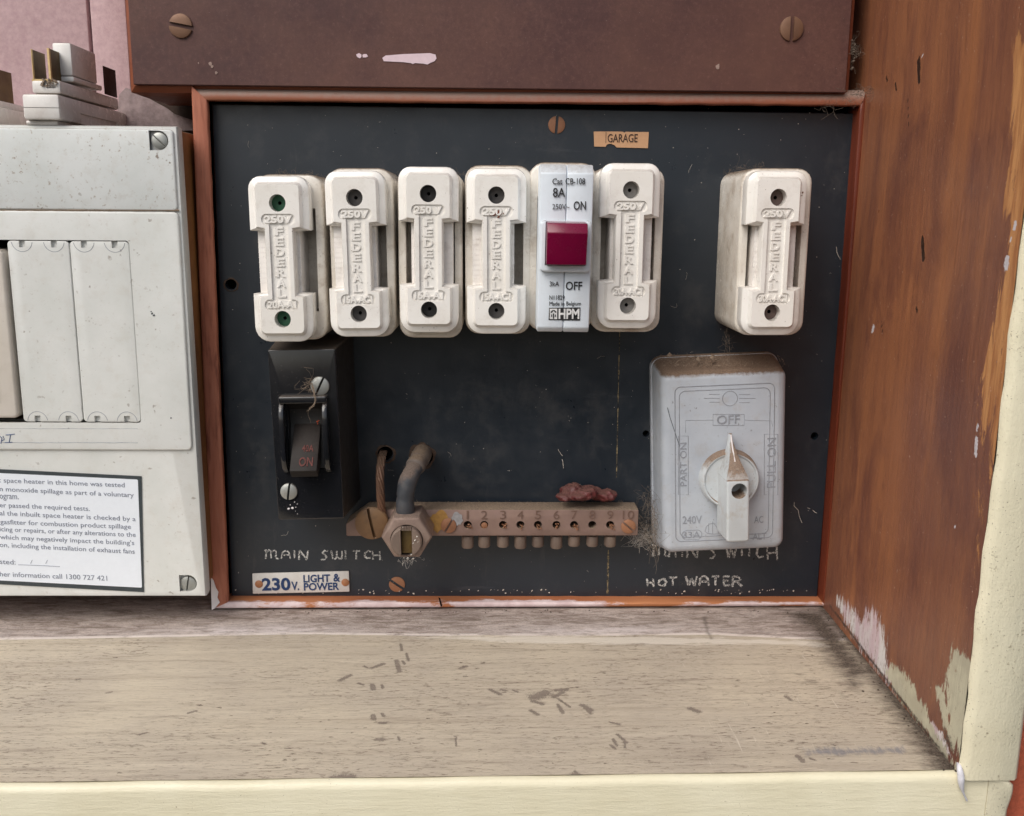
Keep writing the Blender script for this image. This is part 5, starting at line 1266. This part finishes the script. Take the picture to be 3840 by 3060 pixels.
# sticker on the enclosure
DS = DE+.0003
sk = thing('warning_sticker', 'white printed sticker with charcoal border about space heater testing on the enclosure', 'sticker', at(150, 1240, DS))
def quad(bm, pts, d, th): blot(bm, pts, d, th)
bm = bmesh.new(); quad(bm, [(-45, 985.5), (298, 1002.5), (303, 1246.5), (-45, 1227.5)], DS, .0002); obj('border', bm, M['charcoal'], sk)
bm = bmesh.new(); blot(bm, [(-45, 994), (288, 1009.5), (290.5, 1011), (299, 1235), (297.5, 1237), (-45, 1219.5)], DS+.0002, .0002); obj('paper', bm, M['sticker'], sk)
bm = bmesh.new()
LN = [(': space heater in this home was tested', 0, 263, 665, 705, 1), ('n monoxide spillage as part of a voluntary', 0, 282, 735, 785, 1), ('ogram.', 0, 40, 800, 806, 1), ('er passed the required tests.', 0, 189.5, 865, 895, 1),
      ('al the inbuilt space heater is checked by a', 0, 286, 930, 978, 1), ('gasfitter for combustion product spillage', 1, 276, 1000, 1040, 1), ('icing or repairs, or after any alterations to the', 0, 286, 1058, 1105, 1),
      ('which may negatively impact the building\'s', 1, 283, 1122, 1170, 1), ('on, including the installation of exhaust fans', 0, 284, 1185, 1240, 1), ('sted:', 0, 33, 1320, 1326, 0), ('her information call 1300 727 421', 0, 226, 1420, 1455, 0)]
for (s, u0, u1, y0, y1, _) in LN:
    v0, v1 = 842.2+y0/3.826, 842.2+y1/3.826
    desc = any(ch_ in s for ch_ in 'pgyq,'); top, bot = v0-10.2, v0+(2.7 if desc else 0)
    O = at(u0, bot, DS+.00045); X = at(u1, bot+(v1-v0), DS+.00045)-O; Y = at(u0, top, DS+.00045)-O
    text(bm, s, O, X, (0, 0, Y[2]), (0, -.0001, 0))
tube(bm, [at(38, 1189, DS+.0005), at(80, 1190.5, DS+.0005), at(126, 1193, DS+.0005)], .00012, 4)
for u in (66, 98): tube(bm, [at(u-2, 1187, DS+.0005), at(u, 1183, DS+.0005), at(u+2, 1179, DS+.0005)], .0001, 4)
obj('lettering', bm, M['sticker_ink'], sk, smooth=0)
# insect and dirt marks on the enclosure
for (u, v, r_) in ((320, 660, 3.5), (324, 664, 4), (318, 656, 2), (360, 880, 2.5)):
    bm = bmesh.new(); flake(bm, at(u, v, DE+.0017), r_*.24e-3, 7, .6); obj('insect_spot', bm, M['charcoal'], en, smooth=0)

# ------------------------------------------------------------------ loose fuse carrier lying on the enclosure
lf = thing('loose_fuse', 'loose old white plug fuse with brass blades lying on the white enclosure', 'fuse', at(86, 262, .02))
def lbox(name, u0, u1, v0, v1, df, db, m, parent=lf, bev=.0008):
    """box whose front face is seen at u0..u1, v0..v1 on the plane df, running back to db"""
    p, q = at(u0, v0, df), at(u1, v1, df); bm = bmesh.new(); box(bm, p[0], q[0], -df, -db, q[2], p[2]); bevel_all(bm, bev, 2); return obj(name, bm, m, parent)
ML = aged('dusty_ceramic', srgb(240, 238, 234), srgb(222, 217, 212), .25, dust=.7, speck=.7, grime=.35, grimec=srgb(176, 160, 148))
ft = lbox('foot', 44.5, 127, 197, 252, .038, -.056, ML, bev=.0014)
cb = bmesh.new(); p, q = at(30, 225.5, .038), at(140, 228, .038); o_ = np.array(lf.location)
box(cb, p[0]-o_[0], q[0]-o_[0], -.040-o_[1], -.0365-o_[1], q[2]-o_[2], p[2]-o_[2]); cut(ft, cb, mm=False)
cb = bmesh.new(); p, q = at(122, 228, .038), at(140, 262, .038)
box(cb, p[0]-o_[0], q[0]-o_[0], -.012-o_[1], .040-o_[1], q[2]-o_[2], p[2]-o_[2]); cut(ft, cb, mm=False)
lbox('foot', 52, 122, 252, 264, .0345, -.05, ML, bev=.003)
bd = lbox('body', 65, 128, 168, 197, .0345, -.045, ML, bev=.0012)
cb = bmesh.new(); p, q = at(96, 160, .0345), at(119, 186, .0345); box(cb, p[0]-o_[0], q[0]-o_[0], -.040-o_[1], -.026-o_[1], q[2]-o_[2], p[2]-o_[2]); cut(bd, cb, mm=False)
lbox('block', 108, 153.5, 89, 160, .020, -.013, ML, bev=.0012); lbox('block', 112, 156, 160, 172, .020, -.018, ML)
bm = bmesh.new()
for (u0, u1, m_) in ((64, 71, 0), (98, 108, 0)):
    p, q = at(u0, 103 if u0 < 90 else 101, .0345), at(u1, 167 if u0 < 90 else 172, .0345); box(bm, p[0], q[0], -.0345, -.0328, q[2], p[2])
p, q = at(66, 166, .0345), at(100, 171, .0345); box(bm, p[0], q[0], -.0342, -.030, q[2], p[2])
obj('blade_edge', bm, M['brass_edge'], lf)
for (u0, u1, v0, v1) in ((65.5, 70.5, 103.5, 166), (99.5, 107, 101.5, 171)):
    p, q = at(u0, v0, .0328), at(u1, v1, .0328); bm = bmesh.new(); box(bm, p[0], q[0], -.0328, -.0175, q[2], p[2]); obj('blade', bm, M['brass_dark'], lf)
p, q = at(216, 138, -.022), at(220, 198, -.022); bm = bmesh.new(); box(bm, p[0], q[0], .022, .041, q[2], p[2]); bevel_all(bm, .0004); obj('contact_tab', bm, plain('dark_tab', srgb(66, 50, 46), .7), lf)
bm = bmesh.new()
for k in range(40): flake(bm, at(random.uniform(85, 120), random.uniform(166, 182), .035), random.uniform(.0004, .0011), 6, .9, (0, -.6, .8))
obj('crust', bm, M['fluff'], lf, smooth=0)
l2 = thing('loose_fuse', 'second loose fuse on the enclosure, cut off by the left picture edge', 'fuse', at(-10, 262, .01))
l2['label'] = 'second loose plug fuse on the enclosure, mostly hidden at its far left end'
lbox('foot', -90, -8, 221, 262, .02, -.04, ML, l2); lbox('body', -85, -22, 205, 222, .015, -.04, ML, l2)
p, q = at(-34, 137, .01), at(-30, 206, .01); bm = bmesh.new(); box(bm, p[0], q[0], -.01, .02, q[2], p[2]); obj('blade', bm, M['brass_dark'], l2)

# plaster smear on the wall behind
bm = bmesh.new()
P = [(245, 268), (252, 200), (266, 185), (285, 192), (310, 205), (335, 219), (352, 228), (368, 240), (390, 248), (415, 256), (420, 275), (330, 275)]
for i in range(1):
    pts = [at(u, v, -.0565) for u, v in P]; loft(bm, [pts, [(p[0], p[1]-.001, p[2]) for p in pts]])
obj('plaster_smear', bm, plain('plaster', srgb(176, 158, 158), .9, var=.4, scale=200, bump=.5), bwl)

# ------------------------------------------------------------------ loose dirt
def stuff(name, bm, m, label, loc, cat='debris'):
    o = obj(name, bm, m, loc=loc, smooth=0); tag(o, label, cat, kind='stuff'); return o
bm = bmesh.new()
for k in range(330):
    u, v = random.uniform(470, 1780), random.uniform(225, 1245)
    flake(bm, at(u, v, .0001), random.choice((.00016, .0002, .00026, .00034))*random.uniform(.6, 1.2), 5, .4)
for k in range(90):
    u, v = random.uniform(490, 1715), 1246+random.uniform(-5, 4); flake(bm, at(u, v, .0004), random.uniform(.0002, .0008), 5, .5)
for k in range(34):
    u, v = random.uniform(470, 1770), random.uniform(225, 1240); p = at(u, v, .0003); hair(bm, p, p+np.array([random.gauss(0, .002), -.0001, random.gauss(0, .002)]), .00009, .2)
for (a, b, c_, d_) in ((1673, 1058, 1688, 1100), (1700, 1070, 1720, 1080), (1183, 968, 1187, 985), (1175, 945, 1184, 960), (1760, 520, 1768, 545)): hair(bm, at(a, b, .0006), at(c_, d_, .0006), .0002, .05)
stuff('dirt_specks', bm, M['crumb'], 'pale specks and short fibres stuck to the black panel', at(1100, 1240, 0))
bm = bmesh.new(); x0_, x1_ = bl[0]+.04, brr[0]
for k in range(420):
    x = random.uniform(x0_, x1_); y = -random.uniform(DN0, DN-.0004); p = np.array([x, y, ztop])
    if random.random() < .6: hair(bm, p, p+np.array([random.gauss(0, .0006), random.gauss(-.0003, .0005), abs(random.gauss(.0007, .0005))]), .00010, .3, 4)
    else: flake(bm, p, random.uniform(.0002, .0006), 5, .8, (0, 0, 1))
stuff('dust_layer', bm, M['fluff'], 'fuzzy brown dust lying along the top of the terminal bar', (x0_, -DN, ztop), 'dust')
bm = bmesh.new(); ztr = rs.location.z+Hr*.0005
for k in range(420):
    x = rs.location.x+random.uniform(-Wr/2-2, Wr/2-1)*.001+.001; y = -random.uniform(.003, .026); p = np.array([x, y, ztr+.0043*(1-(-y)/.03)+.0004])
    if random.random() < .5: hair(bm, p, p+np.array([random.gauss(0, .001), random.gauss(0, .001), abs(random.gauss(.0008, .0006))]), .0001, .3, 4)
    else: flake(bm, p, random.uniform(.0002, .0008), 5, .7, (0, 0, 1))
for (u, v) in ((1500, 752), (1409, 748), (1470, 756)): flake(bm, at(u, v, .02), .0022, 8, .9, (0, -.4, 1))
stuff('dust_layer', bm, M['fluff'], 'brown dust and crumbs lying on top of the grey rotary switch', (rs.location.x, -.03, ztr), 'dust')
bm = bmesh.new()
for k in range(120):
    u, v = random.gauss(1366, 9), random.uniform(1035, 1140); p = at(u, v, random.uniform(.002, .035)); hair(bm, p, p+rng.normal(size=3)*[.003, .003, .004], .00010, .5, 5)
bmw = bmesh.new()
for k in range(190):
    u, v = random.gauss(1352, 10), random.gauss(1132, 7); p = at(u, v, random.uniform(.002, .012)); hair(bmw, p, p+rng.normal(size=3)*[.0024, .0015, .0020], .00010, .6, 5)
stuff('cobweb', bmw, M['web'], 'white tuft of cobweb below the right end of the terminal bar', at(1352, 1140, .005), 'cobweb')
for k in range(60):
    p = at(random.gauss(1376, 3), random.uniform(1050, 1150), random.uniform(.02, .04)); hair(bm, p, p+np.array([random.gauss(.001, .001), random.gauss(0, .002), random.gauss(-.008, .004)]), .00012, .1, 5)
stuff('cobweb', bm, M['old_web'], 'dirty cobweb between the terminal bar and the rotary switch', at(1360, 1140, .01), 'cobweb')
bm = bmesh.new()
for k in range(160):
    s = random.random(); u, v = 1750+s*265, 1285+s*340; xq_, yq_ = on_sill(u-random.expovariate(.09), v); z = sill_z(xq_, -yq_)
    flake(bm, (xq_, yq_, z), random.uniform(.0003, .0011), 6, .6, (0, 0, 1))
for k in range(70):
    u = random.uniform(460, 1740); xq_, yq_ = on_sill(u, 1284+random.uniform(0, 7)); flake(bm, (xq_, yq_, sill_z(xq_, -yq_)), random.uniform(.0003, .0009), 5, .6, (0, 0, 1))
stuff('corner_dirt', bm, plain('dark_dirt', srgb(84, 72, 62), .95, var=.5, scale=600), 'dark crumbs of dirt along the corner of sill and lining', (.36, -.1, SB0), 'dirt')
bm = bmesh.new()
for k in range(40): flake(bm, at(random.gauss(1795, 3), random.gauss(108, 12), .006), random.uniform(.0006, .0016), 7, .9)
for k in range(46):
    p = at(random.gauss(1795, 3), random.gauss(105, 13), .004); hair(bm, p, p+rng.normal(size=3)*[.0025, .002, .0035], .00014, .5, 5)
for k in range(40):
    p = at(random.gauss(1815, 12), random.gauss(196, 6), .021); hair(bm, p, p+rng.normal(size=3)*[.004, .001, .0018], .00012, .4, 5)
for k in range(24):
    s = random.random(); p = at(1725+s*75, 230-s*22, .017); hair(bm, p, p+rng.normal(size=3)*[.006, .002, .003], .0001, .3, 5)
stuff('cobweb', bm, M['old_web'], 'grey cobweb tufts in the upper right corner of the frame', at(1800, 190, .02), 'cobweb')
bm = bmesh.new()
for (u, v) in ((598, 364), (1590, 350), (1560, 352), (1540, 362), (640, 366), (685, 372), (833, 370), (975, 366)):
    for k in range(16):
        p = at(u+random.gauss(0, 9), v+random.uniform(0, 6), random.uniform(.01, .04)); hair(bm, p, p+np.array([random.gauss(0, .002), random.gauss(0, .001), abs(random.gauss(.001, .0015))]), .00009, .4, 4)
for k in range(30):
    p = at(random.gauss(1530, 6), random.uniform(706, 745), random.uniform(.002, .02)); hair(bm, p, p+rng.normal(size=3)*[.002, .002, .004], .0001, .5, 5)
stuff('dust_tufts', bm, M['old_web'], 'brown dust tufts on the backs of the fuse bases', at(1000, 360, .02), 'dust')
# hardened white filler running down the sill corner
fl_ = thing('filler_strand', 'glossy white filler strand hanging over the sill corner at the right', 'filler', at(2024, 1690, D_SILL))
bm = bmesh.new(); tube(bm, smooth_path([at(2013, 1592, D_SILL-.012), at(2019, 1612, D_SILL+.0005), at(2023, 1634, D_SILL+.003), at(2024, 1652, D_SILL+.0032), at(2028, 1668, D_SILL+.003), at(2036, 1686, D_SILL+.0024)], 24), [.0004+.0011*math.sin(math.pi*min(1, k/20))**1.5 for k in range(24)], 10)
obj('strand', bm, plain('gloss_white', srgb(226, 224, 230), .2, var=.15), fl_, smooth=80)

bpy.data.objects.remove(FOB)
for o in list(discs.values())+[carrier0, base0, insert0]: bpy.data.objects.remove(o)
